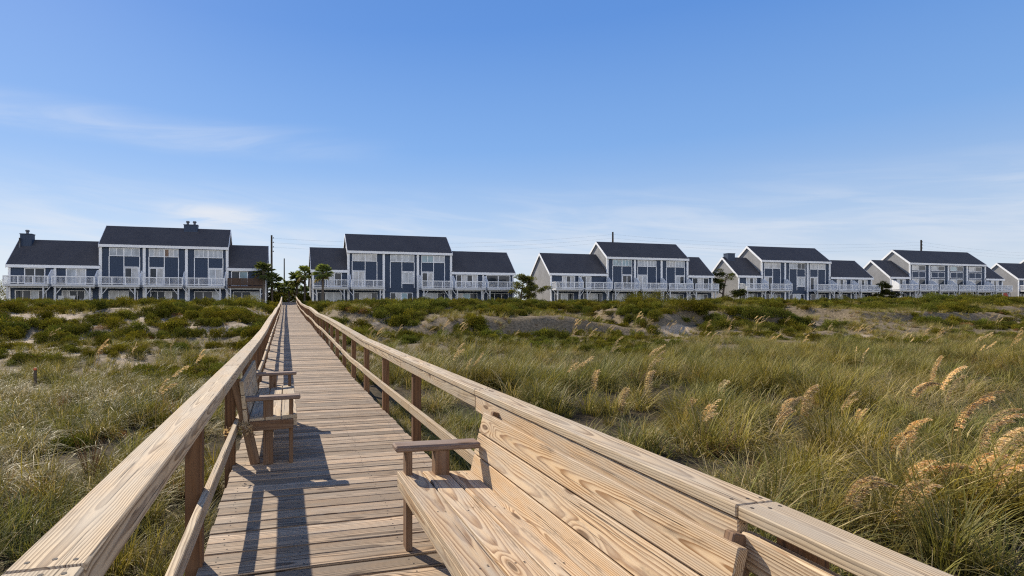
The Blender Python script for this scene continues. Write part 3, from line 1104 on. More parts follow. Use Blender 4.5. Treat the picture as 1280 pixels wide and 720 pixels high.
# ------------------------------------------------------------------ shrubs one can tell apart
SHR = [
    # px, base py guess, depth, width, height, dry, label
    (193, 66, 3.0, 1.05, 0, 'round olive green shrub in front of the tall part of the leftmost houses'),
    (178, 60, 2.4, .95, 2, 'rounded dark russet shrub just below the olive one, left of the boardwalk'),
    (300, 62, 4.0, 1.25, 0, 'large bright green shrub beside the far left railing'),
    (262, 64, 3.4, .95, 0, 'shrub left of the bright green one by the far railing'),
    (505, 40, 3.6, 1.15, 1, 'dark overhanging shrub on the steep sand face right of the boardwalk'),
    (470, 44, 2.6, .8, 0, 'green shrub left of the overhanging one on the steep sand face'),
    (545, 46, 2.4, .8, 0, 'green shrub on the dune top, right of the overhanging one'),
    (505, 30, 1.7, .6, 0, 'small bright green bush at the foot of the steep sand face'),
    (808, 66, 5.4, 1.9, 0, 'big wind-shaped shrub hiding the ground floor of the third house row'),
    (846, 68, 4.6, 1.5, 1, 'dark shaded shrub right of the big wind-shaped one'),
    (862, 42, 3.4, .8, 1, 'low dark shrub on the dune below the third house row'),
    (925, 84, 10.0, 1.7, 0, 'long dark hedge-like shrub beneath the windswept tree'),
    (1048, 76, 2.6, 1.2, 0, 'round green shrub in front of the fourth house row'),
    (1052, 70, 2.2, .8, 1, 'small round shrub right of and below the green one before the fourth row'),
    (1100, 60, 4.2, 1.1, 1, 'broad dark shrub left of the bare sand patch under the fifth row'),
    (1135, 56, 3.4, .9, 0, 'shrub just right of the bare sand patch under the fifth row'),
    (1218, 82, 11.0, 1.5, 1, 'long dark thicket in front of the fifth house row'),
    (1175, 74, 5.2, 1.4, 0, 'green shrub at the left end of the long dark thicket'),
    (955, 44, 5.0, .9, 1, 'dark shrub on the slope right of the shaded sand face'),
    (1090, 74, 4.6, 1.0, 0, 'shrub at the foot of the small dark evergreen'),
]
shp = {}
for k, (px, d, w, h, kind, lab) in enumerate(SHR):
    X, Y = at_depth(px, d)
    b = clump(int(min(15000, 1500 * w * h + 1500)), w * .62, min(w, 3.2) * .55, h * 1.15, .105, {0: .03, 1: .05, 2: .6}[kind], 700 + k)
    o = b.build('dune_shrub', M['shrubdry'] if kind == 2 else M['shrub'], None, (X, Y, float(terr(X, Y)) - .08))
    tag(o, lab, 'shrub', 'shrubs on the dunes')

# ------------------------------------------------------------------ houses
U = 5.14
YB = 80.0
WALLM = [M['navy'], M['shingle']]


def frame_window(parent, x0, x1, z0, z1, n, mats, y=YB, fw=.09, door=False, sill=True):
    """a white frame with n lights; the panes (one mesh) are its sub-part"""
    f = MB()
    yy0, yy1 = y - .09, y - .002
    f.box(x0, x1, yy0, yy1, z1 - fw, z1)
    f.box(x0, x1, yy0, yy1, z0, z0 + fw)
    step = (x1 - x0) / n
    for k in range(n + 1):
        c = x0 + k * step
        hw = fw / 2
        a, b_ = (x0, x0 + fw) if k == 0 else ((x1 - fw, x1) if k == n else (c - hw, c + hw))
        f.box(a, b_, yy0 + .003, yy1 - .001, z0 + fw, z1 - fw)
    wo = f.build('sliding_door' if door else 'window', M['white'], parent)
    p = MB()
    for k in range(n):
        a = x0 + k * step + (fw if k == 0 else fw / 2)
        b_ = x0 + (k + 1) * step - (fw if k == n - 1 else fw / 2)
        p.box(a, b_, y - .045, y - .006, z0 + fw, z1 - fw, k % len(mats))
    p.build('pane', mats, wo)
    return wo


def house_row(x0, kinds, zb, label, spec):
    """kinds: string of L (low) and T (tall) units from left to right; spec gives what differs row by row"""
    root = tag(empty('house_row', (x0, 0, zb)), label, 'house row', 'blue house rows behind the dunes')
    rr = random.Random(int(x0 * 10) + 99)
    n = len(kinds)
    runs = []
    for i, k in enumerate(kinds):
        if runs and runs[-1][0] == k:
            runs[-1][2] = i + 1
        else:
            runs.append([k, i, i + 1])
    for k, a, b_ in runs:
        xa, xb = a * U, b_ * U
        ze, zr, d = (7.72, 10.35, 3.05) if k == 'T' else (4.92, 8.22, 3.4)
        e = .0 if k == 'T' else .004
        y0 = YB + e
        wl = MB()
        sl = (zr - ze) / d
        rear = 3.2 if k == 'T' else 3.0
        yb = y0 + d + (zr - rear) / sl
        prof = [(y0, -1.2), (y0, ze), (y0 + d, zr), (yb, rear), (yb, -1.2)]
        wl.prism_x(prof, xa + (.0 if k == 'T' else .004), xb - (.0 if k == 'T' else .004), [0, 1, 1, 1, 1], cap=1)
        wl.build('wall', WALLM, root)
        # roof: a thick skin following the two slopes, projecting a little
        rf = MB()
        ov = .16
        ln = math.hypot(d, zr - ze)
        nz, ny_ = d / ln, (zr - ze) / ln
        th = .14
        f0 = (y0 - .28, ze - .28 * sl + .02)
        r0 = (y0 + d, zr + .02)
        b0 = (yb + .3, rear - .3 * sl + .02)
        prof = [f0, (f0[0], f0[1] + th / nz), (r0[0], r0[1] + th / nz), (b0[0], b0[1] + th / nz), b0, r0]
        # split in two convex slabs
        oL = ov if (a == 0 or kinds[a - 1] != k and k == 'T') else 0
        oR = ov if (b_ == n or (b_ < n and kinds[b_] != k and k == 'T')) else 0
        xl, xr_ = xa - oL, xb + oR
        if k == 'L' and a > 0: xl = xa + .006
        if k == 'L' and b_ < n: xr_ = xb - .006
        rf.prism_x([f0, (f0[0], f0[1] + th / nz), (r0[0], r0[1] + th / nz), r0][::-1], xl, xr_, 0)
        rf.prism_x([r0, (r0[0], r0[1] + th / nz), (b0[0], b0[1] + th / nz), b0][::-1], xl, xr_, 0)
        ro_ = rf.build('roof', M['roof'], root)
        # white fascia under the front eave and rake boards up the gables
        tr = MB()
        tr.box(xl - .02, xr_ + .02, f0[0] - .045, f0[0] - .003, f0[1] - .14, f0[1] + th / nz + .03)
        tr.box(xa + .02, xb - .02, f0[0] + .001, y0 - .004, f0[1] - .12, f0[1] - .06)
        for xs, on in ((xl - .05, oL > 0), (xr_ + .004, oR > 0)):
            if not on:
                continue
            w_ = .046
            dn = .22
            tr.prism_x([(f0[0], f0[1] - dn), (f0[0], f0[1] + th / nz + .02), (r0[0], r0[1] + th / nz + .02), (r0[0], r0[1] - dn)][::-1], xs, xs + w_, 0)
            tr.prism_x([(r0[0], r0[1] - dn), (r0[0], r0[1] + th / nz + .02), (b0[0], b0[1] + th / nz + .02), (b0[0], b0[1] - dn)][::-1], xs, xs + w_, 0)
        tr.build('eave_trim', M['white'], root)
    # chimneys
    for (cx, w_, dpt, z0, z1, yoff, fl) in spec.get('chimneys', []):
        c = MB(); c.box(cx - w_ / 2, cx + w_ / 2, YB + yoff - dpt / 2, YB + yoff + dpt / 2, z0, z1, 0)
        c.box(cx - w_ / 2 - .05, cx + w_ / 2 + .05, YB + yoff - dpt / 2 - .05, YB + yoff + dpt / 2 + .05, z1 + .001, z1 + .10, 0)
        if spec.get('chimney_trim'):
            for sx in (-1, 1):
                c.box(cx + sx * (w_ / 2 - .06) - .065, cx + sx * (w_ / 2 - .06) + .065, YB + yoff - dpt / 2 - .02, YB + yoff - dpt / 2 - .001, z0, z1 - .002, 1)
        co = c.build('chimney', [M['navy'], M['white']], root)
        for q in range(fl):
            fb = MB()
            fx = cx + (q - (fl - 1) / 2) * w_ * .5
            fb.tube([(fx, YB + yoff, z1 + .1), (fx, YB + yoff, z1 + .42)], [.16, .16], 10)
            fb.tube([(fx, YB + yoff, z1 + .42), (fx, YB + yoff, z1 + .50), (fx, YB + yoff, z1 + .62)], [.26, .26, .20], 10)
            fb.build('flue', M['copper'], co)
    for (cx, yoff, z0, z1) in spec.get('pipes', []):
        fb = MB(); fb.tube([(cx, YB + yoff, z0), (cx, YB + yoff, z1)], [.10, .10], 8); fb.build('vent_pipe', M['copper'], root)
    # pilasters between units
    for i in range(n + 1):
        pil = MB()
        hgt = max([7.42 if kinds[j] == 'T' else 4.6 for j in (i - 1, i) if 0 <= j < n])
        xx = min(max(i * U, .15), n * U - .15)
        w_ = .17 if hgt > 5 else .13
        pil.box(xx - w_, xx + w_, YB - .15, YB - .002, -.6, hgt)
        pil.build('pilaster', M['white'], root)
    scr_side = spec.get('screen', 1)
    for i, k in enumerate(kinds):
        a = i * U
        us = spec.get('units', {}).get(i, {})
        mir = us.get('mir', False)
        X = (lambda x: a + U - x) if mir else (lambda x: a + x)

        def span(x0_, x1_):
            p, q = X(x0_), X(x1_)
            return (min(p, q), max(p, q))
        top = us.get('top', M['blind'])
        dr = us.get('door', [M['curtain'], M['glass']])
        if k == 'T':
            p, q = span(.55, 4.15)
            style = us.get('style', 'band')
            nn = us.get('n', 4)
            tm = MB()
            mid = X(2.42)
            if style == 'grid':
                # square lights in three rows
                for (z0_, z1_, mm) in ((6.25, 7.25, [top, M['glass']]), (4.85, 6.05, [M['navy']])):
                    frame_window(root, p, mid if not mir else q, z0_, z1_, 2, mm) if False else frame_window(root, min(p, q), max(p, q), z0_, z1_, 2, mm)
                frame_window(root, p, q, 2.46, 4.65, 2, dr, door=True)
            else:
                frame_window(root, min(p, mid), max(p, mid) - .002, 6.22, 7.3, max(1, nn // 2), us.get('topL', [top]), fw=.08)
                frame_window(root, min(q, mid) + .002, max(q, mid), 6.22, 7.3, max(1, nn // 2), us.get('topR', [top]), fw=.08)
                for xx in (X(.55), mid, X(4.15)):
                    tm.box(xx - .05, xx + .05, YB - .07, YB - .001, 2.42, 6.216)
                u0, u1 = span(.6, 2.37)
                tm.box(u0, u1, YB - .065, YB - .001, 4.78, 4.88)
                if us.get('balcony', True):
                    frame_window(root, u0 + .03, u1 - .03, 2.46, 4.74, 2, dr, door=True)
                else:
                    frame_window(root, u0 + .03, u1 - .03, 3.2, 4.74, 2, [M['blind']])
                    tm.box(u0, u1, YB - .066, YB - .001, 3.02, 3.16)
                tm.build('panel_trim', M['white'], root)
        else:
            p, q = span(us.get('dx', (1.75, 4.05))[0], us.get('dx', (1.75, 4.05))[1])
            frame_window(root, p, q, 2.46, 4.52, us.get('n', 2), dr, door=True, fw=.11)
            tm = MB()
            tm.box(a + .15, a + U - .15, YB - .06, YB - .001, 4.54, 4.66)
            tm.build('panel_trim', M['white'], root)
        # ground floor
        gd = us.get('ground', [M['glass'], M['blind'], M['glass']] if rr.random() < .5 else [M['glass'], M['curtain'], M['blind'], M['glass']])
        p, q = span(.75, 4.2)
        frame_window(root, p, q, .02, 1.72, len(gd), gd, door=True, fw=.075)
        gb = MB()
        gb.box(a + .2, a + U - .2, YB - .07, YB - .001, 1.80, 2.1)
        gb.build('lintel', M['navy'], root)
        # balcony on posts with braces
        if us.get('balcony', True):
            x_a, x_b = a + .20, a + U - .20
            if i == 0: x_a -= .05
            yf = YB - 1.75
            bl = MB()
            bl.box(x_a, x_b, yf, YB - .155, 2.16, 2.42)
            brown = us.get('brown', False)
            bo = bl.build('balcony', M['browndeck'] if brown else M['trimgrey'], root)
            rl = MB()
            rl.box(x_a, x_b, yf - .05, yf + .04, 3.36, 3.46)
            rl.box(x_a, x_b, yf - .03, yf + .02, 2.52, 2.60)
            npst = 3
            for j in range(npst + 1):
                xx = x_a + .05 + j * (x_b - x_a - .1) / npst
                rl.box(xx - .055, xx + .055, yf - .045, yf + .035, 2.425, 3.358)
            pick = int((x_b - x_a) / (.13 if not brown else .155))
            for j in range(pick):
                xx = x_a + (j + .5) * (x_b - x_a) / pick
                hw = .015 if not brown else .069
                rl.box(xx - hw, xx + hw, yf - .022, yf + .012, 2.602, 3.357)
            for xs in ((x_a,) if i == 0 else ()) + ((x_b,) if i == n - 1 else ()):
                rl.box(xs - .04, xs + .04, yf + .05, YB - .16, 3.362, 3.46)
                for j in range(10):
                    yy = yf + .15 + j * .15
                    rl.box(xs - .012, xs + .012, yy - .02, yy + .02, 2.425, 3.36)
            rl.build('railing', M['browndeck'] if brown else M['white'], bo)
            sides = []
            if scr_side > 0: sides.append(x_b + .035)
            else: sides.append(x_a - .035)
            if spec.get('both') and i == 0: sides.append(x_a - .035)
            if i == n - 1 and scr_side > 0 and not spec.get('lastscreen'): sides = []
            if i == 0 and scr_side < 0: sides = []
            for xs in sides:
                sc_ = MB()
                sc_.prism_x([(YB - .16, 2.43), (YB - .16, 4.35), (YB - .75, 4.30), (YB - 1.72, 3.47), (YB - 1.72, 2.43)], xs - .03, xs + .03, 0)
                sc_.build('privacy_screen', M['browndeck'] if us.get('brown') else M['white'], bo)
            for xx in (a + .55, a + U - .75):
                pb = MB(); pb.box(xx - .08, xx + .08, yf + .12, yf + .28, -.8, 2.158); pb.build('balcony_post', M['trimgrey'], root)
                bb = MB()
                sg = 1 if rr.random() < .5 else -1
                bb.board((xx + sg * .085, yf + .2, 1.25), (xx + sg * .75, yf + .2, 2.13), .08, .10, (0, 1, 0)); bb.build('brace', M['trimgrey'], root)
            pb = MB()
            pb.box(a + .45, a + U - .65, yf + .08, yf + .30, 2.02, 2.157) if False else pb.box(a + .3, a + U - .3, yf + .30, yf + .42, 1.98, 2.158)
            pb.build('beam', M['trimgrey'], root)
    return root


ZB = 1.88
GL, BL, CU, TE = M['glass'], M['blind'], M['curtain'], M['teal']
house_row(-33.4, 'LLTTTL', ZB, 'leftmost blue house row, two chimneys, one brown balcony on its right end', {
    'chimneys': [(.95, 1.3, 1.0, 6.6, 9.0, 2.9, 1), (20.7, 1.75, 1.0, 9.6, 10.92, 2.9, 2)], 'chimney_trim': False, 'pipes': [(.35, 2.2, 6.8, 8.5)],
    'units': {0: {'n': 2, 'door': [GL, GL], 'ground': [GL, GL, BL, GL]}, 1: {'dx': (1.2, 3.5), 'door': [BL, CU], 'ground': [CU, GL, GL, BL]},
              2: {'n': 4, 'mir': True, 'door': [GL, CU], 'ground': [CU, CU, GL]}, 3: {'n': 6, 'topL': [BL, CU, BL], 'topR': [M['arm_wood'], CU, BL], 'door': [GL, CU], 'ground': [GL, GL, CU, GL]},
              4: {'n': 6, 'mir': True, 'door': [BL, CU], 'ground': [GL, GL, BL]}, 5: {'brown': True, 'dx': (.5, 2.7), 'door': [GL, TE], 'ground': [GL, GL, BL]}}})
house_row(3.6, 'LTTTLL', ZB, 'second blue house row from the left, with a lone palm at its corner', {
    'screen': -1,
    'units': {0: {'dx': (2.1, 4.2), 'door': [CU, GL], 'ground': [GL, BL, BL]}, 1: {'n': 4, 'topL': [CU], 'topR': [CU], 'door': [CU, CU], 'ground': [GL, CU, CU, GL]},
              2: {'n': 4, 'mir': True, 'balcony': False, 'ground': [GL, CU, TE, GL]}, 3: {'n': 4, 'topL': [TE], 'topR': [BL], 'door': [GL, CU], 'ground': [BL, BL, GL]},
              4: {'dx': (.8, 4.3), 'n': 4, 'door': [GL, CU, GL, CU], 'ground': [CU, TE, GL]}, 5: {'dx': (.5, 4.5), 'n': 2, 'door': [GL, GL], 'ground': [GL, GL, GL]}}})
house_row(40.6, 'LLTTTL', ZB + .1, 'middle blue house row with a utility pole showing above its ridge', {
    'units': {0: {'dx': (2.1, 4.4), 'n': 3, 'door': [CU, GL, CU]}, 1: {'dx': (.3, 2.2), 'door': [GL, CU]}, 2: {'n': 6, 'mir': True, 'topL': [TE], 'topR': [TE], 'door': [GL, GL]},
              3: {'n': 6, 'door': [CU, BL]}, 4: {'n': 6, 'mir': True, 'topL': [CU], 'topR': [BL], 'door': [BL, GL]}, 5: {'n': 3, 'dx': (1., 4.4), 'door': [GL, CU, GL]}}})
house_row(76.8, 'LTTTLL', ZB + .25, 'blue house row with a square chimney, behind the windswept tree', {
    'chimneys': [(1.2, 1.5, 1.1, 6.6, 9.0, 3.2, 0)],
    'units': {0: {'n': 3, 'door': [CU, GL, CU]}, 1: {'n': 4, 'top': CU}, 2: {'n': 4, 'mir': True, 'balcony': False, 'topL': [BL], 'topR': [GL]}, 3: {'n': 4, 'top': CU, 'door': [GL, CU]}, 4: {'n': 3}, 5: {'n': 3}}})
house_row(112.2, 'LTTTTL', ZB + .5, 'blue house row with four grids of square windows, behind the small evergreen', {
    'both': True,
    'units': {0: {'n': 3, 'door': [BL, GL, BL]}, 1: {'style': 'grid', 'top': CU}, 2: {'style': 'grid', 'top': BL}, 3: {'style': 'grid', 'top': TE}, 4: {'style': 'grid', 'top': CU}, 5: {'n': 3, 'lastscreen': True}}})
r6 = house_row(147.6, 'LLTTTL', ZB + .65, 'rightmost house row, mostly cut off by the edge of the photo', {})
md = MB(); md.box(-.06, .001, 81.3, 82.3, -.2, 2.0); md.build('side_door', M['maroon'], r6)


def chair(loc, rz, label):
    root = tag(empty('patio_chair', loc, rz), label, 'chair', 'pale chairs at the houses')
    b = MB(); b.box(-.3, .3, -.3, .26, .36, .42); b.build('seat', M['furniture'], root)
    b = MB(); b.prism_x([(.27, .40), (.33, .40), (.48, 1.02), (.42, 1.02)], -.32, .32); b.build('backrest', M['furniture'], root)
    for sx in (-1, 1):
        b = MB(); b.box(sx * .34 - .05, sx * .34 + .05, -.32, .30, .56, .60); b.build('armrest', M['furniture'], root)
        for yy in (-.28, .28):
            b = MB(); b.box(sx * .33 - .03, sx * .33 + .03, yy - .03, yy + .03, -.05 if loc[2] < 3 else 0., .555); b.build('leg', M['furniture'], root)


for x_, rz_, lab in ((-27.3, .3, 'pale chair on the patio under the second balcony of the leftmost row'), (-26.2, -.2, 'pale chair beside the post under the second balcony of the leftmost row'),
                     (-24.7, -.4, 'pale chair at the right end under the second balcony of the leftmost row')):
    chair((x_, YB - 1.0, 1.9), rz_, lab)
for x_, rz_, lab in ((62.6, .2, 'white chair on the last tall balcony of the middle house row, left of its neighbour'), (64.6, -.2, 'white chair on the last tall balcony of the middle house row, nearer the low end')):
    chair((x_, YB - .9, ZB + .1 + 2.425), rz_, lab)
chair((26.9, YB - 1.0, ZB + 2.425), .2, 'white chair on the first low balcony right of the second row\'s tall part')

# ------------------------------------------------------------------ palms
def palm(px, d, hz_, crown, seed, label, nleaf=30, lean=.0):
    crown = crown * 1.15
    r = random.Random(seed)
    X, Y = at_depth(px, d)
    g = float(terr(X, Y))
    root = tag(empty('palm_tree', (X, Y, g)), label, 'palm tree', 'cabbage palms by the houses')
    t = MB()
    pts = [(lean * k / 5, 0, -.2 + (hz_ + .2) * k / 5) for k in range(6)]
    t.tube(pts, [.21, .18, .165, .16, .165, .19], 9)
    t.build('trunk', M['palmbark'], root)
    c = MB()
    top = Vector((lean, 0, hz_))
    for q in range(nleaf):
        az = q * 2.399 + r.uniform(-.2, .2)
        el = r.uniform(-.75, 1.25) if q < nleaf * .75 else r.uniform(.5, 1.4)
        d_ = Vector((math.cos(az) * math.cos(el), math.sin(az) * math.cos(el), math.sin(el)))
        pl = crown * r.uniform(.42, .6)
        tip = top + d_ * pl + Vector((0, 0, -.12 * pl))
        c.tube([top, top + d_ * pl * .5, tip], [.03, .022, .014], 4, 0, gc=(.4, .2, .5))
        side = d_.cross(Vector((0, 0, 1)))
        side = side.normalized() if side.length > .05 else Vector((1, 0, 0))
        nrm = side.cross(d_)
        dead = (el < -.5 and r.random() < .35)
        for s in range(15):
            a = (s - 7) / 7 * 1.9
            v = (d_ * math.cos(a) + side * math.sin(a)).normalized()
            ln = crown * .55 * (1 - .25 * abs(a) / 1.9) * r.uniform(.85, 1.1)
            m1 = tip + v * ln * .55 + nrm * .05 * ln
            e_ = tip + v * ln + Vector((0, 0, -.28 * ln)) 
            wv = v.cross(nrm).normalized() * .055
            gcol_ = (r.random(), .8 if dead else r.uniform(0, .12), r.random())
            i0 = c._vs([tip - wv * .4, tip + wv * .4, m1 + wv, e_, m1 - wv], gc=[gcol_] * 5)
            c.face((i0, i0 + 1, i0 + 2, i0 + 3, i0 + 4), 0)
    c.build('crown', M['palm'], root)
    return root


palm(403.5, 73.5, 4.6, 1.35, 1, 'palm standing alone before the left corner of the second house row', 34)
palm(329.5, 75, 4.5, 1.5, 2, 'palm touching the right corner of the leftmost house row')
palm(340, 80, 3.4, 1.5, 3, 'palm right of the corner palm, in front of the tall thick pole', 30)
palm(348.5, 84, 2.2, 1.5, 4, 'short palm left of the thin pole at the end of the boardwalk', 30)
palm(361, 88, 2.6, 1.6, 5, 'short palm right of the thin pole at the end of the boardwalk', 30)
palm(371, 83, 3.8, 1.45, 6, 'palm with two heads close together, left of the second house row', 30)
palm(381, 81, 4.5, 1.4, 7, 'tallest palm between the boardwalk end and the second house row', 30)
palm(383, 92, 2.0, 1.5, 9, 'low palm half hidden behind the tallest palm', 30)

# ground palmetto thicket at the boardwalk's end
for k, (px, d, w, h, lab) in enumerate([(344, 81.5, 3.0, 1.9, 'thicket under the palms left of the boardwalk end'), (362, 93, 6.5, 3.6, 'green thicket closing the far end of the boardwalk'), (379, 82, 2.6, 1.8, 'thicket under the palms right of the boardwalk end'),
                                        (2, 100, 14., 5.6, 'dark trees seen past the left end of the leftmost house row')]):
    X, Y = at_depth(px, d)
    o = clump(9000, w * .55, w * .4, h, .22, .06, 900 + k).build('thicket', M['shrub'], None, (X, Y, float(terr(X, Y)) - .1))
    tag(o, lab, 'thicket')


# ------------------------------------------------------------------ wind-shaped trees
def wind_tree(px, d, h, spread, seed, label, nlimb=9, flat=.35, skew=.5, dense=1., mat='pine', trunks=1, low=.30, need=.20):
    r = random.Random(seed)
    X, Y = at_depth(px, d)
    g = float(terr(X, Y))
    root = tag(empty('wind_shaped_tree', (X, Y, g)), label, 'tree')
    t = MB(); c = MB()
    for tk in range(trunks):
        bx = (tk - (trunks - 1) / 2) * 1.1
        ph = r.uniform(0, 6)
        tp = []
        for k in range(8):
            f = k / 7
            tp.append(Vector((bx + skew * h * .18 * f ** 1.6 + .12 * math.sin(4 * f + ph), .1 * math.sin(3 * f), -.25 + (h * .86 + .25) * f)))
        t.tube(tp, [.20 * (1 - .78 * k / 7) * (h / 5) for k in range(8)], 8)
        for q in range(nlimb):
            f = low + (1 - low) * (q + r.uniform(0, .8)) / nlimb
            p0 = tp[min(7, int(f * 7))].lerp(tp[min(7, int(f * 7) + 1)], f * 7 - int(f * 7))
            az = r.uniform(0, 6.28) if r.random() < .35 else r.choice((0, math.pi)) + r.uniform(-.6, .6)
            ln = spread * (1.05 - .55 * max(0, (f - low) / (1 - low)) ** 1.3) * r.uniform(.55, 1.1) * (1.15 if math.cos(az) * skew > 0 else .8)
            dv = Vector((math.cos(az), math.sin(az), r.uniform(.05, .42)))
            lp = [p0, p0 + dv * ln * .5 + Vector((0, 0, r.uniform(-.1, .15))), p0 + dv * ln + Vector((0, 0, r.uniform(.0, .3)))]
            t.tube(lp, [.065, .045, .02], 5)
            ncl = max(3, int(ln / .42))
            for j in range(ncl):
                u_ = .42 + .62 * (j + r.random()) / ncl
                cp = lp[0].lerp(lp[1], u_ * 2) if u_ < .5 else lp[1].lerp(lp[2], min(1.15, u_ * 2 - 1))
                cp = cp + Vector((r.gauss(0, .16), r.gauss(0, .16), r.gauss(.05, .1)))
                cr = r.uniform(.34, .66) * (h / 5.2)
                lv = r.random()
                for m_ in range(int(170 * dense)):
                    th = r.uniform(0, 6.283); zz = r.uniform(-1, 1); rr_ = cr * r.uniform(.25, 1) 
                    q_ = math.sqrt(1 - zz * zz)
                    nn = Vector((q_ * math.cos(th), q_ * math.sin(th), zz))
                    p = cp + Vector((nn.x * rr_ * 1.15, nn.y * rr_ * 1.15, nn.z * rr_ * flat * 1.6))
                    dd = (nn + Vector((r.gauss(0, .5), r.gauss(0, .5), r.gauss(.5, .4)))).normalized()
                    sd = dd.cross(Vector((r.gauss(0, 1), r.gauss(0, 1), r.gauss(0, 1)))).normalized()
                    L_ = need * r.uniform(.7, 1.3); w_ = L_ * .5
                    gc_ = (min(1, max(0, r.gauss(.2 + .5 * lv, .2))), .7 if r.random() < .05 else 0, r.random())
                    i0 = c._vs([p - sd * w_ * .5, p + sd * w_ * .5, p + dd * L_], gc=[gc_] * 3)
                    c.face((i0, i0 + 1, i0 + 2), 0)
    t.build('trunk', M['bark'], root)
    c.build('crown', M[mat], root)
    return root


wind_tree(656, 80, 5.2, 2.6, 5, 'open dark tree with two leaning stems between the second and third house rows', 9, .36, .4, .62, trunks=2)
wind_tree(904, 96, 6.2, 3.6, 12, 'windswept tree with flat tiers of branches before the square chimney', 12, .30, .8, 1.0, low=.18)
wind_tree(1102, 104, 3.9, 2.6, 23, 'small dense dark evergreen before the gable of the fifth house row', 14, .42, .4, 1.3, low=.22)
wind_tree(1263, 120, 6.2, 3.0, 31, 'round crowned tree against the gable of the rightmost house row', 10, .55, .5, 1.2, low=.45)


# ------------------------------------------------------------------ poles and wires
def pole(px, d, top_py, rad, label, arms=0, g=None):
    X, Y = at_depth(px, d)
    z0 = float(terr(X, Y)) - .4
    z1 = E + (384 - top_py) * d / FPX
    root = tag(empty('utility_pole', (X, Y, 0)), label, 'utility pole', 'utility poles behind the houses')
    b = MB(); b.tube([(0, 0, z0), (0, 0, (z0 + z1) / 2), (0, 0, z1)], [rad * 1.2, rad * 1.05, rad * .85], 9); b.build('shaft', M['pole'], root)
    for k in range(arms):
        a = MB()
        zz = z1 - .5 - .75 * k
        a.tube([(0, 0, zz), (.30, -.06, zz + .02)], [.035, .03], 6)
        a.tube([(.30, -.06, zz - .04), (.30, -.06, zz + .17)], [.07, .05], 8)
        a.build('insulator', M['pole'], root)
    return (X, Y, z1)


p1 = pole(339.5, 92, 294, .17, 'thick utility pole above the palms beside the leftmost house row', 4)
p2 = pole(355.3, 88, 323, .10, 'thin bare pole standing at the end of the boardwalk')
p3 = pole(766, 113, 290, .19, 'utility pole rising behind the ridge of the middle house row')
p4 = pole(1151.5, 134, 300, .20, 'utility pole rising behind the row with the grids of square windows', 3)
p0 = (p1[0] - 75, p1[1] - 6, p1[2])
p5 = (p4[0] + 80, p4[1] + 6, p4[2])
for k, lab in ((0, 'topmost thin power line sagging above the house roofs'), (1, 'middle thin power line sagging above the house roofs'), (2, 'lowest thin power line sagging above the house roofs')):
    w = MB()
    for a, b_ in ((p1, p3), (p3, p4), (p4, p5)):
        L_ = []
        for q in range(17):
            f = q / 16
            L_.append((a[0] + (b_[0] - a[0]) * f, a[1] + (b_[1] - a[1]) * f, a[2] + (b_[2] - a[2]) * f - .5 - .75 * k - 1.3 * 4 * f * (1 - f)))
        w.tube(L_, [.007] * 17, 4)
    tag(w.build('power_line', M['wire']), lab, 'power line', 'power lines behind the houses')

# ------------------------------------------------------------------ stakes in the grass, weeds on the left bench
for (px, d, h, tip, lab) in ((44, 14, .48, True, 'short stake with an orange top in the thin grass at far left'), (595, 24, .6, False, 'grey wooden stake in the grass below the sand face'),
                             (664, 25, .55, False, 'second grey wooden stake, right of the one below the sand face')):
    X, Y = at_depth(px, d)
    b = MB(); g = float(terr(X, Y))
    b.board((0, 0, -.2), (0, 0, h), .055, .055, (0, 1, 0))
    root = tag(empty('marker_stake', (X, Y, g)), lab, 'stake')
    b.build('shaft', M['bark'], root)
    if tip:
        b = MB(); b.board((0, 0, h + .001), (0, 0, h + .06), .06, .06, (0, 1, 0)); b.build('painted_top', M['orange'], root)


def weed(name, loc, n, ln, mat, seed, label, droop, spreadv, up):
    r = random.Random(seed); b = MB()
    for k in range(n):
        az = r.uniform(0, 6.28)
        d = Vector((math.cos(az) * spreadv, math.sin(az) * spreadv, up + r.uniform(-.3, .3))).normalized()
        L_ = ln * r.uniform(.5, 1.2)
        pts = [Vector((0, 0, 0)), d * L_ * .5, d * L_ + Vector((0, 0, -droop * L_))]
        b.tube(pts, [.003, .0028, .001], 4, 0, gc=(r.random(), r.uniform(.3, 1), r.random()))
        if mat == 'oat':
            for q in range(7):
                p = pts[1].lerp(pts[2], q / 6) + Vector((r.gauss(0, .012), r.gauss(0, .012), r.gauss(0, .012)))
                v = Vector((r.gauss(0, 1), r.gauss(0, 1), r.gauss(0, 1))).normalized() * .012
                v2 = Vector((r.gauss(0, 1), r.gauss(0, 1), r.gauss(0, 1))).normalized() * .02
                i0 = b._vs([p - v, p + v2, p + v, p - v2], gc=[(.3, .6, r.random())] * 4); b.face((i0, i0 + 1, i0 + 2, i0 + 3), 0)
    o = b.build(name, M[mat], None, loc)
    tag(o, label, 'dry weed')


weed('dry_weed', (-.30, 6.15, .462), 15, .26, 'bark', 5, 'dark dried weed lying on the seat of the greyed bench', .15, 1., .35)
WX, WY = at_depth(113, 6.2)
weed('dry_weed', (WX, WY, float(terr(WX, WY)) + .05), 34, .62, 'shrubdry', 8, 'rusty brown dead plant standing in the grass left of the boardwalk', .05, .32, 1.0)
weed('dry_weed', (-.385, 5.15, .40), 22, .13, 'oat', 6, 'brown dried tuft caught on the post at the near end of the greyed bench', .5, 1., .2)

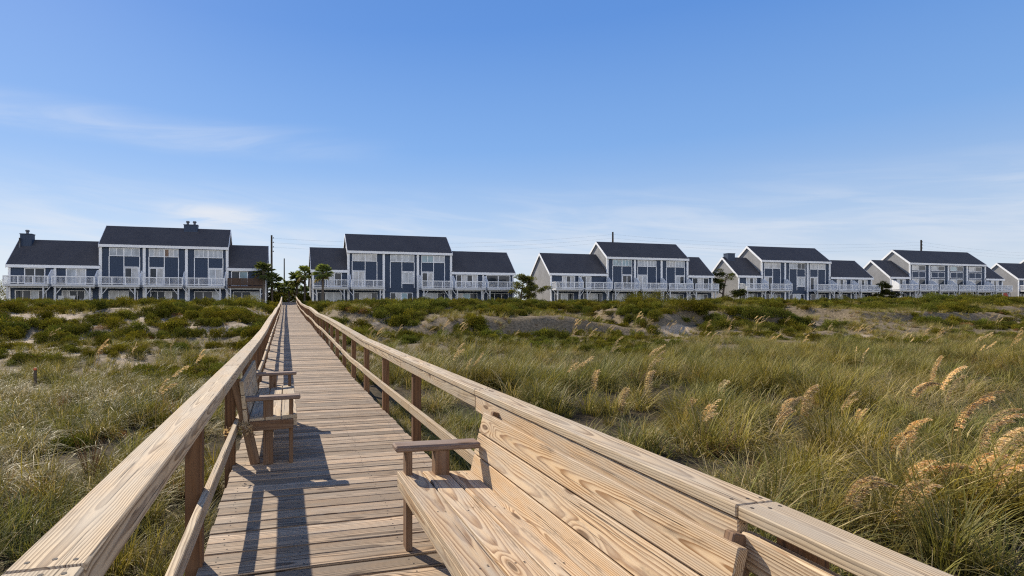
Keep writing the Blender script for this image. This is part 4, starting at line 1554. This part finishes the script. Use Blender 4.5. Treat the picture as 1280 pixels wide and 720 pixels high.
# ------------------------------------------------------------------ daylight
SUN = Vector((-.60, 1.27, 1.0)).normalized()
sl_ = bpy.data.lights.new('sun', 'SUN'); sl_.energy = 5.0; sl_.angle = R(.53); sl_.color = (1., .91, .77)
so = bpy.data.objects.new('sun', sl_); so.location = (-60, 120, 100)
so.rotation_euler = (-SUN).to_track_quat('-Z', 'Y').to_euler(); COL.objects.link(so)

world = bpy.data.worlds.new('World'); scene.world = world; world.use_nodes = True
wt = world.node_tree; wt.nodes.clear(); t = NT(wt)
sky = t.node('ShaderNodeTexSky', sky_type='NISHITA')
sky.sun_disc = False
sky.sun_elevation = math.asin(SUN.z)
sky.sun_rotation = math.atan2(SUN.x, SUN.y)
sky.altitude = 0; sky.air_density = 1.0; sky.dust_density = .25; sky.ozone_density = 2.0
dirv = t.vmath('NORMALIZE', t.node('ShaderNodeTexCoord').outputs['Generated'])
DX, DYy, DZz = t.sep(dirv)
# thin cirrus and a low band of pale cloud near the horizon
el = t.math('DIVIDE', DZz, t.math('SQRT', t.math('ADD', t.math('MULTIPLY', DX, DX), t.math('MULTIPLY', DYy, DYy))))
azi = t.math('ARCTAN2', DX, DYy)
KX = 1 / (.12 * 2 ** .5)
base = t.ramp(el, [(0, (.62, .68, .79)), (.06, (.55, .64, .79)), (.14, (.38, .54, .80)), (.28, (.20, .40, .79)), (.50, (.10, .275, .71)), (1., (.05, .17, .55))])
base = t.vmath('SCALE', base, scale=KX)
base = t.mix(.14, base, sky.outputs[0])
cv = t.comb(t.math('MULTIPLY', azi, 2.2), t.math('MULTIPLY_ADD', azi, 1.7, t.math('MULTIPLY', el, 16.)), 0.)
n1 = t.noise(cv, 2.2, 6, .58, .6)
low = t.math('MULTIPLY', t.mr(el, .02, .09, 0, 1, True), t.mr(el, .10, .24, 1, 0, True))
lowc = t.math('MULTIPLY', t.mr(n1, .34, .72, .14, .60, True), low)
cv2 = t.comb(t.math('MULTIPLY', azi, 3.), t.math('MULTIPLY', t.math('MULTIPLY_ADD', azi, -.10, el), 24.), 4.)
n2 = t.noise(cv2, 1.1, 6, .62, .9)
wv = t.math('MULTIPLY_ADD', t.noise(t.comb(t.math('MULTIPLY', azi, 4.), 0., 2.), 1., 2), .03, el)
strk = t.math('MULTIPLY', t.mr(wv, .262, .298, 0, 1, True), t.mr(wv, .30, .345, 1, 0, True))
strk = t.math('MULTIPLY', strk, t.mr(azi, .26, -.15, 0, 1, True))
strk = t.math('MULTIPLY', strk, t.mr(n2, .30, .75, .08, .36, True))
puff = t.math('MULTIPLY', t.mr(t.math('ABSOLUTE', t.math('ADD', azi, .10)), .02, .13, 1, 0, True), t.mr(t.math('ABSOLUTE', t.math('SUBTRACT', el, .155)), .004, .03, 1, 0, True))
puff = t.math('MULTIPLY', puff, t.mr(n2, .40, .60, 0, .6, True))
# unseen bright cloud added behind the viewer as fill light for the house fronts
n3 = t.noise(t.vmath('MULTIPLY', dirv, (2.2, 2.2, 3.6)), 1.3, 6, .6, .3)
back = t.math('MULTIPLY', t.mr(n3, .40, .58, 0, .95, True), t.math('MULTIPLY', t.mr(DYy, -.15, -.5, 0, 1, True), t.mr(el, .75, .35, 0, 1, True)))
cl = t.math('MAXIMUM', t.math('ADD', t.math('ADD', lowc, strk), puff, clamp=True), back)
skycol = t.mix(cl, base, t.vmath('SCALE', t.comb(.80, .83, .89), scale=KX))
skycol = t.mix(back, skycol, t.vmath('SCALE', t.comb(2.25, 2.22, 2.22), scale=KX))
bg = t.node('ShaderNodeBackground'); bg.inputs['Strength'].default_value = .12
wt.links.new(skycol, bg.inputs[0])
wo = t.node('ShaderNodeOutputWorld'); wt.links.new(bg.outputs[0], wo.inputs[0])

scene.view_settings.view_transform = 'Standard'
scene.view_settings.look = 'None'
scene.view_settings.gamma = 1
scene.view_settings.exposure = .5
scene.view_settings.use_curve_mapping = False
scene.cycles.max_bounces = 6
scene.cycles.transparent_max_bounces = 4
scene.cycles.use_denoising = False
scene.cycles.filter_width = 1.2
